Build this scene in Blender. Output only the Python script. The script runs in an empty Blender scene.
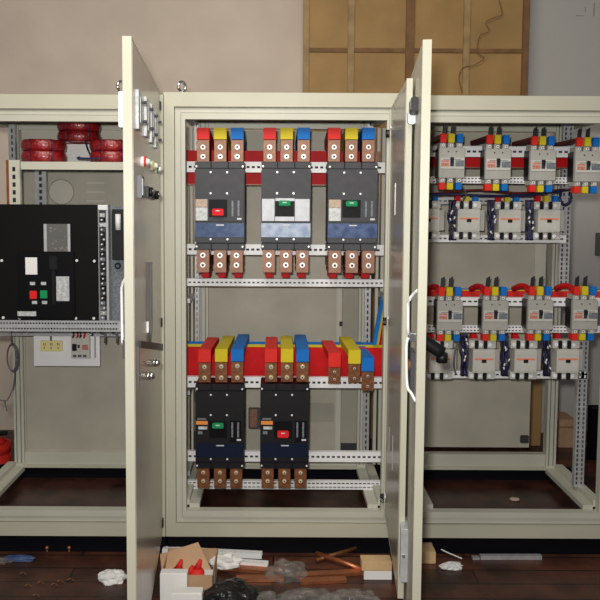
import bpy, bmesh, math, random
from mathutils import Vector, Matrix
random.seed(7)
C = bpy.context.scene.collection
PI = math.pi
# ------------------------------------------------------------------ camera numbers
F = 700.; CX = 275.; CY = 252.; CAMZ = 1.555; D0 = 3.01
PITCH = math.atan((CY-205)/F); ROLL = math.radians(0.3)
_f = Vector((0, math.cos(PITCH), -math.sin(PITCH)))
_u0 = Vector((0, math.sin(PITCH), math.cos(PITCH))); _r0 = Vector((1, 0, 0))
_r = math.cos(ROLL)*_r0 + math.sin(ROLL)*_u0
_u = -math.sin(ROLL)*_r0 + math.cos(ROLL)*_u0
def P(px, py, Y):
    """point of the place seen at a pixel of the photo, on the plane at depth Y"""
    d = _f + (px-CX)/F*_r - (py-CY)/F*_u
    t = (Y+D0)/d.y
    return Vector((d.x*t, Y, CAMZ+d.z*t))
def G(px, py, z=0.0):
    """point on the floor seen at a pixel"""
    d = _f + (px-CX)/F*_r - (py-CY)/F*_u
    t = (z-CAMZ)/d.z
    return Vector((d.x*t, -D0+d.y*t, z))

# ------------------------------------------------------------------ materials
def mat(name, col, rough=.5, metal=0., noise=0., nscale=8., bump=0., bscale=60., emit=0., alpha=1., coat=0., col2=None, spec=.5):
    m = bpy.data.materials.new(name); m.use_nodes = True
    nt = m.node_tree; b = nt.nodes['Principled BSDF']
    b.inputs['Base Color'].default_value = (*col, 1)
    b.inputs['Roughness'].default_value = rough
    b.inputs['Metallic'].default_value = metal
    b.inputs['Specular IOR Level'].default_value = spec
    if coat: b.inputs['Coat Weight'].default_value = coat; b.inputs['Coat Roughness'].default_value = .15
    if alpha < 1: b.inputs['Alpha'].default_value = alpha
    if emit:
        b.inputs['Emission Color'].default_value = (*col, 1); b.inputs['Emission Strength'].default_value = emit
    tc = nt.nodes.new('ShaderNodeTexCoord')
    if noise or col2:
        n = nt.nodes.new('ShaderNodeTexNoise'); n.inputs['Scale'].default_value = nscale; n.inputs['Detail'].default_value = 6
        nt.links.new(tc.outputs['Object'], n.inputs['Vector'])
        r = nt.nodes.new('ShaderNodeValToRGB')
        c2 = col2 if col2 else tuple(max(0, c*(1-noise)) for c in col)
        c1 = col if col2 else tuple(min(1, c*(1+noise*.6)) for c in col)
        r.color_ramp.elements[0].position = .35; r.color_ramp.elements[1].position = .65
        r.color_ramp.elements[0].color = (*c2, 1); r.color_ramp.elements[1].color = (*c1, 1)
        nt.links.new(n.outputs['Fac'], r.inputs['Fac']); nt.links.new(r.outputs['Color'], b.inputs['Base Color'])
    if bump:
        n = nt.nodes.new('ShaderNodeTexNoise'); n.inputs['Scale'].default_value = bscale; n.inputs['Detail'].default_value = 4
        nt.links.new(tc.outputs['Object'], n.inputs['Vector'])
        bp = nt.nodes.new('ShaderNodeBump'); bp.inputs['Strength'].default_value = bump; bp.inputs['Distance'].default_value = .01
        nt.links.new(n.outputs['Fac'], bp.inputs['Height']); nt.links.new(bp.outputs['Normal'], b.inputs['Normal'])
    return m
M = {}
M['cream'] = mat('cream_enamel', (.47,.46,.36), .45, noise=.05, nscale=3, bump=.04)
M['cream_in'] = mat('cream_enamel_inner', (.50,.495,.41), .4, noise=.05, nscale=4)
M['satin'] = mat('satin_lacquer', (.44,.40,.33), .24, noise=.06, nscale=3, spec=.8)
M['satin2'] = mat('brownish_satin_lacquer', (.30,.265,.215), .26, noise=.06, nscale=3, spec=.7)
M['doorskin'] = mat('dark_outer_skin', (.48,.47,.38), .35, noise=.05)
M['galv'] = mat('galvanised_steel', (.50,.51,.52), .42, .4, noise=.12, nscale=40)
M['white'] = mat('white_powder_steel', (.80,.80,.80), .45, noise=.03)
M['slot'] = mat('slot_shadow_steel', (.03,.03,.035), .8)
M['backp'] = mat('grey_beige_back_sheet', (.42,.395,.32), .55, noise=.08, nscale=6, bump=.05)
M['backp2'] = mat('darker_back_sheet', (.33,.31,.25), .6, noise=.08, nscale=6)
M['backl'] = mat('pale_back_sheet', (.52,.50,.42), .55, noise=.06, nscale=6)
M['plinth'] = mat('black_plinth', (.004,.004,.006), .7, spec=.06)
M['base'] = mat('brown_base_sheet', (.05,.018,.013), .3, noise=.6, nscale=9)
M['bkgrey'] = mat('charcoal_moulding', (.065,.067,.073), .55, spec=.2, noise=.08, nscale=30, bump=.05, bscale=200)
M['bkblack'] = mat('black_moulding', (.008,.008,.009), .45, noise=.1, nscale=30, spec=.3)
M['panelblack'] = mat('black_painted_sheet', (.004,.0035,.0035), .6, spec=.15)
M['recess'] = mat('black_recess', (.003,.003,.004), .5, spec=.15)
M['blueplate'] = mat('blue_film_plate', (.025,.055,.15), .4, spec=.2, nscale=35, col2=(.06,.10,.20))
M['paleplate'] = mat('pale_film_plate', (.42,.48,.60), .45, spec=.25, col2=(.24,.31,.46), nscale=30)
M['midplate'] = mat('mid_film_plate', (.08,.12,.25), .4, spec=.2, col2=(.03,.055,.14), nscale=30)
M['darkplate'] = mat('navy_plate', (.005,.010,.03), .4, spec=.2)
M['film'] = mat('white_tags_film_glare', (.60,.62,.66), .45, spec=.2, noise=.08, nscale=40)
M['tan'] = mat('tan_label', (.48,.36,.26), .5, noise=.3, nscale=120)
M['silverlab'] = mat('silver_label', (.50,.52,.52), .4, noise=.25, nscale=80)
M['red'] = mat('red_sleeve', (.52,.010,.012), .5, spec=.12, noise=.08, nscale=20)
M['redbright'] = mat('bright_red_sleeve', (.66,.028,.022), .5, spec=.15, noise=.05, nscale=20)
M['darkred'] = mat('dark_red_sleeve', (.12,.008,.008), .4, noise=.2, nscale=20)
M['yellow'] = mat('yellow_sleeve', (.60,.48,.02), .5, spec=.15, noise=.05, nscale=20)
M['blue'] = mat('blue_sleeve', (.008,.15,.50), .5, spec=.15, noise=.08, nscale=20)
M['copper'] = mat('copper_tinned', (.25,.125,.078), .5, .3, noise=.15, nscale=60)
M['copperd'] = mat('copper_tarnished', (.22,.085,.035), .42, .45, noise=.3, nscale=60)
M['copperbar'] = mat('copper_new', (.40,.14,.06), .35, .7, noise=.15, nscale=30)
M['bolt'] = mat('zinc_bolt', (.85,.84,.82), .35, .2)
M['brass'] = mat('brass_bolt', (.75,.62,.36), .3, .7)
M['handred'] = mat('red_handle', (.70,.02,.025), .6, spec=.15)
M['handgreen'] = mat('green_handle', (.01,.26,.09), .6, spec=.15)
M['offwhite'] = mat('offwhite_device', (.52,.51,.46), .5, spec=.3, noise=.04, nscale=30)
M['devgrey'] = mat('grey_device', (.38,.37,.335), .5, spec=.3, noise=.05, nscale=30)
M['redlab'] = mat('red_printed_label', (.55,.20,.14), .5, noise=.5, nscale=150)
M['greylab'] = mat('grey_printed_label', (.16,.18,.21), .5, noise=.4, nscale=120)
M['orange'] = mat('orange_label', (.75,.25,.04), .5)
M['stripe'] = mat('orange_red_stripe', (.75,.22,.12), .5)
M['blackrub'] = mat('black_rubber', (.012,.012,.014), .5)
M['wire'] = mat('navy_wire', (.012,.012,.06), .4)
M['wireblack'] = mat('black_wire', (.012,.012,.014), .4)
M['wiregrey'] = mat('grey_wire', (.10,.10,.11), .5)
M['chrome'] = mat('chrome', (.75,.75,.75), .15, 1.)
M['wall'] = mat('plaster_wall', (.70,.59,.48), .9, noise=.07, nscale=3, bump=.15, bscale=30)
M['ply'] = mat('plywood', (.40,.24,.085), .7, noise=.16, nscale=3.5, bump=.05)
M['plyd'] = mat('batten_wood', (.22,.11,.04), .7, noise=.2, nscale=10)
M['plyl'] = mat('pale_batten_wood', (.38,.25,.11), .7, noise=.2, nscale=10)
M['floor'] = mat('brown_floor', (.095,.034,.021), .4, col2=(.03,.013,.010), nscale=5, bump=.2, bscale=20)
M['coil'] = mat('red_wire_insulation', (.25,.008,.010), .3, coat=.3, noise=.5, nscale=60, bump=.4, bscale=90)
M['coilw'] = mat('blue_black_wrap', (.02,.015,.06), .3)
M['yelsock'] = mat('ivory_yellow_plastic', (.75,.66,.30), .4)
M['card'] = mat('brown_cardboard', (.50,.31,.18), .8, noise=.1, nscale=12)
M['paper'] = mat('white_paper', (.78,.77,.74), .8, noise=.05)
M['bagblack'] = mat('black_plastic_bag', (.012,.012,.013), .22, bump=.6, bscale=25)
M['bagclear'] = mat('cloudy_plastic_film', (.34,.33,.30), .15, alpha=.26, bump=.9, bscale=25, noise=.4, nscale=30)
M['wood'] = mat('pine_wood', (.62,.43,.22), .6, noise=.15, nscale=12)
M['windowglass'] = mat('clear_plastic_cover', (.25,.25,.24), .08, alpha=.35)
# difference in light painted into the wall colour: warm left, cooler grey right
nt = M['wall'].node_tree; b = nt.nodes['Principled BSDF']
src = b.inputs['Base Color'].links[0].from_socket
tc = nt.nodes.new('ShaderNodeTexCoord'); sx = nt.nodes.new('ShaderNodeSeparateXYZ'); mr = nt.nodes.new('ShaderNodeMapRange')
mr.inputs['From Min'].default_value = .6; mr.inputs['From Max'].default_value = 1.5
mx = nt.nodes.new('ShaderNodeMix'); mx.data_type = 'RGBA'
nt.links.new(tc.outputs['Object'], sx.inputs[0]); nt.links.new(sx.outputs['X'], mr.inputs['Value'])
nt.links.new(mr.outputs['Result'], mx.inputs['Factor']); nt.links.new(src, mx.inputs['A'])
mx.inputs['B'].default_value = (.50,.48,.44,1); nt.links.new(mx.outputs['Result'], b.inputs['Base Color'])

# ------------------------------------------------------------------ mesh builder
class MB:
    def __init__(s, T=None): s.bm = bmesh.new(); s.T = T; s.ms = []
    def _mi(s, m):
        m = M[m] if isinstance(m, str) else m
        if m not in s.ms: s.ms.append(m)
        return s.ms.index(m)
    def box(s, x0, x1, y0, y1, z0, z1, m='cream', bev=0., seg=2):
        i = s._mi(m)
        ret = bmesh.ops.create_cube(s.bm, size=1)
        vs = ret['verts']
        for v in vs:
            v.co = Vector(((x0+x1)/2+v.co.x*(x1-x0), (y0+y1)/2+v.co.y*(y1-y0), (z0+z1)/2+v.co.z*(z1-z0)))
        fs = set(f for v in vs for f in v.link_faces)
        for f in fs: f.material_index = i
        if bev:
            bmesh.ops.bevel(s.bm, geom=list(set(e for v in vs for e in v.link_edges)), offset=bev, segments=seg, affect='EDGES', material=-1)
        return s
    def hexa(s, pts, m):
        """eight corners: 4 front (ccw), 4 back"""
        i = s._mi(m); v = [s.bm.verts.new(p) for p in pts]
        for q in ((0,1,2,3),(7,6,5,4),(0,4,5,1),(1,5,6,2),(2,6,7,3),(3,7,4,0)):
            f = s.bm.faces.new([v[k] for k in q]); f.material_index = i
        return s
    def cyl(s, a, b, r, m='chrome', n=16, r2=None):
        i = s._mi(m); a = Vector(a); b = Vector(b); d = b-a
        ret = bmesh.ops.create_cone(s.bm, cap_ends=True, segments=n, radius1=r, radius2=r if r2 is None else r2, depth=d.length)
        R = d.to_track_quat('Z', 'Y').to_matrix()
        for v in ret['verts']: v.co = R @ v.co + (a+b)/2
        for f in set(f for v in ret['verts'] for f in v.link_faces):
            f.material_index = i; f.smooth = len(f.verts) == 4
        return s
    def sph(s, c, r, m, sc=(1,1,1), n=12):
        i = s._mi(m)
        ret = bmesh.ops.create_uvsphere(s.bm, u_segments=n*2, v_segments=n, radius=r)
        for v in ret['verts']: v.co = Vector((v.co.x*sc[0], v.co.y*sc[1], v.co.z*sc[2])) + Vector(c)
        for f in set(f for v in ret['verts'] for f in v.link_faces): f.material_index = i; f.smooth = True
        return s
    def tube(s, pts, r, m, n=8, smooth=4):
        """round tube through points (Catmull-Rom)"""
        i = s._mi(m); P_ = [Vector(p) for p in pts]
        path = []
        if len(P_) > 2 and smooth > 1:
            Q = [2*P_[0]-P_[1]] + P_ + [2*P_[-1]-P_[-2]]
            for k in range(1, len(Q)-2):
                for j in range(smooth):
                    t = j/smooth
                    path.append(.5*((2*Q[k])+(Q[k+1]-Q[k-1])*t+(2*Q[k-1]-5*Q[k]+4*Q[k+1]-Q[k+2])*t*t+(3*Q[k]-Q[k-1]-3*Q[k+1]+Q[k+2])*t**3))
            path.append(P_[-1])
        else: path = P_
        up = Vector((.13,.21,.97)); rings = []
        for k, p in enumerate(path):
            d = (path[min(k+1, len(path)-1)]-path[max(k-1, 0)]).normalized()
            x = d.cross(up)
            if x.length < .05: x = d.cross(Vector((1,0,0)))
            x.normalize(); y = d.cross(x)
            rings.append([s.bm.verts.new(p + r*(math.cos(2*PI*q/n)*x+math.sin(2*PI*q/n)*y)) for q in range(n)])
        for a, b in zip(rings, rings[1:]):
            for q in range(n):
                f = s.bm.faces.new((a[q], a[(q+1)%n], b[(q+1)%n], b[q])); f.material_index = i; f.smooth = True
        for rg in (rings[0][::-1], rings[-1]):
            f = s.bm.faces.new(rg); f.material_index = i
        return s
    def torus(s, c, R, r, m, axis='Z', n=28, k=10, sr=1.):
        i = s._mi(m); rings = []
        for a in range(n):
            t = 2*PI*a/n; ring = []
            for b_ in range(k):
                p = 2*PI*b_/k; q = (R+r*math.cos(p)); h = r*math.sin(p)*sr
                v = {'Z': (q*math.cos(t), q*math.sin(t), h), 'Y': (q*math.cos(t), h, q*math.sin(t)), 'X': (h, q*math.cos(t), q*math.sin(t))}[axis]
                ring.append(s.bm.verts.new(Vector(c)+Vector(v)))
            rings.append(ring)
        for a in range(n):
            A, B = rings[a], rings[(a+1) % n]
            for q in range(k):
                f = s.bm.faces.new((A[q], A[(q+1)%k], B[(q+1)%k], B[q])); f.material_index = i; f.smooth = True
        return s
    def plate(s, x0, x1, z0, z1, y, t, holes, m, axis='H', wall=False):
        """sheet in the XZ plane, front at y, with rectangular slots really cut out. holes=(x0,x1,z0,z1)"""
        i = s._mi(m)
        xs = sorted(set([x0, x1]+[h[0] for h in holes]+[h[1] for h in holes]))
        zs = sorted(set([z0, z1]+[h[2] for h in holes]+[h[3] for h in holes]))
        xs = [x for x in xs if x0-1e-9 <= x <= x1+1e-9]; zs = [z for z in zs if z0-1e-9 <= z <= z1+1e-9]
        vv = {}
        def V(a, b, k):
            if (a,b,k) not in vv: vv[a,b,k] = s.bm.verts.new((xs[a], y+t*k, zs[b]))
            return vv[a,b,k]
        nx, nz = len(xs)-1, len(zs)-1
        solid = [[True]*nz for _ in range(nx)]
        for a in range(nx):
            cx = (xs[a]+xs[a+1])/2
            for b_ in range(nz):
                cz = (zs[b_]+zs[b_+1])/2
                for h in holes:
                    if h[0] < cx < h[1] and h[2] < cz < h[3]: solid[a][b_] = False; break
        def face(*q):
            f = s.bm.faces.new(q); f.material_index = i
        ok = lambda a, b_: 0 <= a < nx and 0 <= b_ < nz and solid[a][b_]
        for a in range(nx):
            for b_ in range(nz):
                if not solid[a][b_]: continue
                face(V(a,b_,0), V(a+1,b_,0), V(a+1,b_+1,0), V(a,b_+1,0))
                face(V(a,b_+1,1), V(a+1,b_+1,1), V(a+1,b_,1), V(a,b_,1))
                if not ok(a-1,b_): face(V(a,b_,0), V(a,b_+1,0), V(a,b_+1,1), V(a,b_,1))
                if not ok(a+1,b_): face(V(a+1,b_+1,0), V(a+1,b_,0), V(a+1,b_,1), V(a+1,b_+1,1))
                if not ok(a,b_-1): face(V(a+1,b_,0), V(a,b_,0), V(a,b_,1), V(a+1,b_,1))
                if not ok(a,b_+1): face(V(a,b_+1,0), V(a+1,b_+1,0), V(a+1,b_+1,1), V(a,b_+1,1))
        return s
    def rail(s, x0, x1, z0, z1, y, rows=1, pitch=.024, slot=.014, m='white', depth=.022, web=True, sh=None):
        """slotted C-channel lying along X"""
        h = z1-z0; t = .0025; sh = sh or h*.2/ (1 if rows == 1 else 1.2)
        holes = []
        for k in range(rows):
            zc = z0+h*(k+.5)/rows if rows > 1 else z0+h*.5
            x = x0+.012
            while x+slot < x1-.006:
                holes.append((round(x,5), round(x+slot,5), round(zc-sh/2,5), round(zc+sh/2,5))); x += pitch
        s.plate(x0, x1, z0, z1, y, t, holes, m)
        s.box(x0, x1, y+t, y+depth, z1-t, z1, m); s.box(x0, x1, y+t, y+depth, z0, z0+t, m)
        if web: s.box(x0, x1, y+depth-t, y+depth, z0+t, z1-t, 'slot')  # dark web added behind the slots, standing in for the shade inside
        return s
    def vrail(s, x0, x1, z0, z1, y, pitch=.03, slot=.018, m='galv', depth=.025, cols=1, web=True):
        w = x1-x0; t = .0025; holes = []
        for k in range(cols):
            xc = x0+w*(k+.5)/cols; sw = w*.26/cols**.5
            z = z0+.012
            while z+slot < z1-.006:
                holes.append((round(xc-sw/2,5), round(xc+sw/2,5), round(z,5), round(z+slot,5))); z += pitch
        s.plate(x0, x1, z0, z1, y, t, holes, m)
        s.box(x0, x0+t, y+t, y+depth, z0, z1, m); s.box(x1-t, x1, y+t, y+depth, z0, z1, m)
        if web: s.box(x0+t, x1-t, y+depth-t, y+depth, z0, z1, 'slot')  # same dark web, shade of the slots given as colour
        return s
    def build(s, name, parent=None, m=None, origin=None, T=None):
        T = T or s.T
        me = bpy.data.meshes.new(name)
        if T: 
            for v in s.bm.verts: v.co = T @ v.co
        if origin is not None:
            for v in s.bm.verts: v.co -= Vector(origin)
        bmesh.ops.recalc_face_normals(s.bm, faces=s.bm.faces[:])
        s.bm.to_mesh(me); s.bm.free()
        for k in s.ms: me.materials.append(k)
        o = bpy.data.objects.new(name, me); C.objects.link(o)
        if parent is not None: o.parent = parent
        elif origin is not None: o.location = origin
        return o
def tag(o, label=None, cat=None, group=None, kind=None):
    if label: o['label'] = label
    if cat: o['category'] = cat
    if group: o['group'] = group
    if kind: o['kind'] = kind
    return o
def empty(name, loc=(0,0,0)):
    o = bpy.data.objects.new(name, None); C.objects.link(o); o.location = loc; o.empty_display_size = .05
    return o
def copy_tree(o, parent=None):
    c = o.copy(); C.objects.link(c)
    if parent is not None: c.parent = parent
    for ch in list(o.children): copy_tree(ch, c)
    return c
def lab(o, t): o['label'] = t; return o

# boards of the floor: long strips of slightly different brown
nt = M['floor'].node_tree; b = nt.nodes['Principled BSDF']; src = b.inputs['Base Color'].links[0].from_socket
tc = nt.nodes.new('ShaderNodeTexCoord'); br = nt.nodes.new('ShaderNodeTexBrick'); mx = nt.nodes.new('ShaderNodeMix'); mx.data_type = 'RGBA'; mx.blend_type = 'MULTIPLY'
br.inputs['Scale'].default_value = 1; br.inputs['Brick Width'].default_value = 1.7; br.inputs['Row Height'].default_value = .11; br.inputs['Mortar Size'].default_value = .004
br.inputs['Color1'].default_value = (1.5, 1.5, 1.4, 1); br.inputs['Color2'].default_value = (.7, .7, .7, 1); br.inputs['Mortar'].default_value = (.25, .25, .25, 1)
mx.inputs['Factor'].default_value = 1; nt.links.new(tc.outputs['Object'], br.inputs['Vector']); nt.links.new(src, mx.inputs['A']); nt.links.new(br.outputs['Color'], mx.inputs['B']); nt.links.new(mx.outputs['Result'], b.inputs['Base Color'])
# ================================================================== the room
o = MB().box(-4, 4.2, -3.6, 2.2, -.05, 0, 'floor').build('floor'); tag(o, kind='structure')
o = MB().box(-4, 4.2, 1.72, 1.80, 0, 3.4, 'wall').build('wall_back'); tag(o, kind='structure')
# ================================================================== cabinets
ZT, ZB = 2.025, .087; ZI0, ZI1 = .195, 1.885; D = .52
def frame_ring(mb, x0, x1, z0, z1, w, wt, wb, y0, y1, m):
    mb.box(x0, x0+w, y0, y1, z0, z1, m); mb.box(x1-w, x1, y0, y1, z0, z1, m)
    mb.box(x0+w, x1-w, y0, y1, z1-wt, z1, m); mb.box(x0+w, x1-w, y0, y1, z0, z0+wb, m)
def cabinet(name, label, X0, X1, dz=0., left_panel=False):
    r = empty(name, (X0, .0, 0)); O = r.location.copy()
    tag(r, label, 'electrical cabinet')
    zt, zb = ZT+dz, ZB
    g = .0015
    m = MB()   # stepped front frame: flat border, sunk channel, raised lip
    frame_ring(m, X0+g, X1-g, zb, zt, .044, .060, .058, 0, .04, 'cream')
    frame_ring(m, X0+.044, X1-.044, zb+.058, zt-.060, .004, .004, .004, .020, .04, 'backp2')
    frame_ring(m, X0+.048, X1-.048, zb+.062, zt-.064, .024, .020, .025, .012, .04, 'cream_in')
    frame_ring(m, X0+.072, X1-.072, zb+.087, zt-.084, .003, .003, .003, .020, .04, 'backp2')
    frame_ring(m, X0+.075, X1-.075, zb+.090, zt-.087, .017, .026, .027, .002, .04, 'cream_in')
    m.build('front_frame', r, origin=O)
    for x in (X0+.095, X1-.145):
        MB().box(x, x+.05, D-.045, D, zb+.12, zt-.03, 'cream_in').box(x+.012, x+.015, D-.048, D-.045, zb+.15, zt-.05, 'wiregrey').box(x+.034, x+.037, D-.048, D-.045, zb+.15, zt-.05, 'wiregrey').build('rear_post', r, origin=O)
    MB().box(X0+.146, X1-.146, D-.04, D, .215, .293, 'cream_in').box(X0+.146, X1-.146, D-.05, D-.04, .215, .230, 'cream').build('rear_bottom_rail', r, origin=O)
    MB().box(X0+.146, X1-.146, D-.04, D, zt-.10, zt-.03, 'cream_in').build('rear_top_rail', r, origin=O)
    for x, sx in ((X0+g, 1), (X1-g, -1)):
        for (za, zc) in ((.215, .245), (zt-.09, zt-.03)):
            m = MB()
            xa, xb = sorted((x+sx*.06, x+sx*.10)); m.box(xa, xb, .04, D-.045, za, zc, 'cream_in')
            if za < 1:
                xa, xb = sorted((x+sx*.10, x+sx*.145)); m.box(xa, xb, .04, D-.045, .200, .222, 'cream_in')
            m.build('side_bottom_rail' if za < 1 else 'side_top_rail', r, origin=O)
    MB().box(X0+g, X1-g, .002, D, zt-.028, zt+.0, 'cream').build('roof_panel', r, origin=O)
    m = MB(); m.box(X0+.005, X1-.005, .03, .05, .0, zb, 'plinth'); m.box(X0+.005, X1-.005, D-.02, D, .0, .214, 'plinth')
    m.box(X0+.005, X0+.02, .05, D-.02, 0, .199, 'plinth'); m.box(X1-.02, X1-.005, .05, D-.02, 0, .199, 'plinth')
    m.build('plinth', r, origin=O)
    MB().box(X0+.021, X1-.021, .051, D-.021, .142, .152, 'base').build('base_sheet', r, origin=O)
    return r, O
XA, XB, XC, XD = -1.415, -.478, .567, 1.530
cabL, OL = cabinet('electrical_cabinet', 'open cream cabinet holding the large black air circuit breaker', XA, XB, -.006)
cabM, OM = cabinet('electrical_cabinet', 'middle cream cabinet holding five moulded breakers, two leaves open', XB, XC, .006)
cabR, OR = cabinet('electrical_cabinet', 'cream cabinet with rows of small breakers and contactors, door swung open', XC, XD, -.002)
def pbox(mb, x0, y0, x1, y1, Yf, Yb, m, bev=0.):
    a = P(x0, y1, Yf); b_ = P(x1, y0, Yf)
    c = P((x0+x1)/2, (y0+y1)/2, Yf)
    w = (b_.x-a.x)/2; h = (b_.z-a.z)/2
    mb.box(c.x-w, c.x+w, Yf, Yb, c.z-h, c.z+h, m, bev); return mb
def prail(x0, x1, y0, y1, Y, cab, O, **k):
    a = P(x0, (y0+y1)/2, Y); b_ = P(x1, (y0+y1)/2, Y)
    zc = P((x0+x1)/2, (y0+y1)/2, Y).z; h = (y1-y0)*(Y+D0)/F/2
    return MB().rail(a.x, b_.x, zc-h, zc+h, Y, **k).build('mounting_rail', cab, origin=O)
def pvrail(x0, x1, y0, y1, Y, cab, O, **k):
    a = P((x0+x1)/2, y1, Y); b_ = P((x0+x1)/2, y0, Y); w = (x1-x0)*(Y+D0)/F/2; xc = (a.x+b_.x)/2
    return MB().vrail(xc-w, xc+w, a.z, b_.z, Y, **k).build('mounting_strip', cab, origin=O)
def ring_bolt(px, py, cab, O):
    p = P(px, py, .06); z0 = ZT
    T = Matrix.Translation((p.x, .06, z0)) @ Matrix.Rotation(math.radians(52), 4, 'Z')
    MB(T).cyl((0, 0, 0), (0, 0, .012), .016, 'chrome').torus((0, 0, .038), .021, .0065, 'chrome', 'Y').cyl((0, 0, .008), (0, 0, .02), .009, 'chrome').build('eye_bolt', cab, origin=O)
ring_bolt(182, 85, cabM, OM); ring_bolt(121.5, 85, cabL, OL)
# --- left cabinet inside
m = MB(); a = P(26, 452, D-.05); b_ = P(150, 163, D-.05)
zt_ = P(60, 166, D-.05).z
m.box(a.x, XB-.146, D-.03, D-.024, .293, zt_, 'backp')
MB().box(a.x, XB-.146, D-.028, D-.022, zt_+.002, 1.92, 'backl').build('upper_back_panel', cabL, origin=OL)
c = P(61.5, 192, D-.031)
m.cyl((c.x, D-.034, c.z), (c.x, D-.030, c.z), .062, 'backl', 32)
m.torus((c.x, D-.034, c.z), .062, .0025, 'backp2', 'Y', 32, 6)
for k in range(3):
    q = P(96, 183+k*9, D-.03); m.box(q.x-.045, q.x+.045, D-.040, D-.030, q.z-.006, q.z+.004, 'backl', .003)
m.build('back_panel', cabL, origin=OL)
MB().box(XA+.146, a.x-.001, D-.03, D-.024, .293, 1.86, 'backp').build('back_panel', cabL, origin=OL)
prail(-32, 121, 320.5, 331.5, .04, cabL, OL, rows=2, pitch=.013, slot=.008, m='galv', web=False)
prail(-32, 121, 333, 336, .30, cabL, OL, rows=1, pitch=.03, slot=.01, m='galv', web=False)
pvrail(8, 20, 160, 205, .10, cabL, OL, m='cream_in', pitch=.034, slot=.020)
m = MB(); pbox(m, 6.8, 160, 8.4, 205, .097, .101, 'copperbar'); m.build('edge_strip', cabL, origin=OL)
pvrail(36, 47, 166, 320, .36, cabL, OL, m='galv')
pvrail(9, 15, 122, 160, .40, cabL, OL, m='galv')
# shelf
s0 = P(21, 163, .07); s1 = P(121, 163, .07)
MB().box(s0.x, XB-.06, .07, .40, s0.z+.0, s0.z+.006, 'cream_in').box(s0.x, XB-.06, .066, .072, s0.z-.028, s0.z+.006, 'cream_in').box(s0.x, s0.x+.004, .07, .40, s0.z-.02, s0.z, 'galv').build('shelf', cabL, origin=OL)
SHZ = s0.z+.006
# --- middle cabinet inside
m = MB(); l = P(193, 300, D-.03).x; r_ = P(342, 300, D-.03).x
m.box(XB+.146, r_, D-.03, D-.024, .293, 1.92, 'backp')
q0 = P(310, 422, D-.031); q1 = P(334, 403, D-.031); m.box(q0.x, q1.x, D-.033, D-.030, q0.z, q1.z, 'backp2')
q0 = P(335, 450, D-.031); q1 = P(342, 300, D-.031); m.box(q0.x, q1.x, D-.036, D-.030, .293, 1.52, 'backl')
q = P(341, 324, D-.04); m.box(q.x-.008, q.x+.008, D-.038, D-.036, q.z-.012, q.z+.012, 'slot')
m.build('back_panel', cabM, origin=OM)
q1 = P(362, 290, D-.03); q0 = P(342, 443, D-.03)
MB().box(r_+.002, XC-.146, D-.030, D-.024, q0.z, 1.92, 'backp2').build('back_panel', cabM, origin=OM)
MB().box(r_+.002, XC-.146, D-.028, D-.020, .293, q0.z-.001, 'slot').build('dark_gap_sheet', cabM, origin=OM)  # black sheet put in for the dark gap under the back panel
RZ = {}
prail(186, 386, 162, 172.5, .20, cabM, OM)
prail(186, 386, 244.5, 255, .20, cabM, OM)
prail(186, 386, 279, 286.5, .20, cabM, OM, pitch=.021, slot=.011)
prail(186, 386, 377, 388, .20, cabM, OM)
prail(186, 386, 451.5, 462, .20, cabM, OM)
prail(186, 386, 481, 489.5, .20, cabM, OM, rows=2, pitch=.02, slot=.014)
MB().box(P(187,300,.42).x, P(189,300,.42).x, .42, .45, .26, 1.93, 'cream_in').box(P(191,300,.42).x, P(193,300,.42).x, .42, .45, .26, 1.93, 'cream_in').build('side_upright', cabM, origin=OM)
pvrail(195, 199, 118, 460, .44, cabM, OM, web=False)
pvrail(365, 371, 118, 452, .45, cabM, OM)
MB().box(P(375,300,.42).x, P(378,300,.42).x, .42, .45, .26, 1.93, 'cream_in').box(P(380,300,.42).x, P(384,300,.42).x, .42, .45, .26, 1.93, 'cream_in').build('side_upright', cabM, origin=OM)
for (xa, ya, xb, yb) in ((186,300,200,288),(186,392,200,385),(186,473,201,462),(366,284,385,298),(366,462,386,474)):   # side brackets running back
    pa = P(xa if xa < 200 else xb, ya if xa < 200 else yb, .22); X = pa.x; Z = pa.z
    MB().box(X-.004, X+.018, .223, .45, Z-.015, Z+.006, 'galv').build('side_bracket', cabM, origin=OM)
# --- right cabinet inside
r2 = P(527, 400, D+.02).x
m = MB(); m.box(XC+.055, r2, D-.026, D-.020, .325, 1.92, 'backp'); m.build('back_panel', cabR, origin=OR)
m = MB(); h0 = P(526, 439, D-.03); m.box(h0.x-.03, h0.x+.012, D-.040, D-.027, h0.z-.02, h0.z+.02, 'slot', .003); m.build('panel_latch', cabR, origin=OR)
MB().box(r2+.001, P(545, 300, D-.03).x, D-.026, D-.020, 1.155, 1.92, 'backl').build('back_panel', cabR, origin=OR)
prail(430, 602, 146.5, 157, .19, cabR, OR, pitch=.026, slot=.016)
prail(430, 574, 177, 183.5, .19, cabR, OR, rows=2, pitch=.016, slot=.010)
prail(426, 566, 198, 204.5, .30, cabR, OR, m='galv')
prail(426, 566, 235, 242.5, .30, cabR, OR, m='white')
prail(426, 600, 297.5, 306, .19, cabR, OR, pitch=.026, slot=.016)
prail(426, 600, 325.5, 332.5, .19, cabR, OR, rows=2, pitch=.016, slot=.010)
prail(426, 588, 371, 378.5, .19, cabR, OR)
pvrail(561, 571, 122, 300, .32, cabR, OR, cols=2, pitch=.022, slot=.014)
pvrail(577, 587, 300, 487, .19, cabR, OR, cols=2, pitch=.022, slot=.014)

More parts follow.
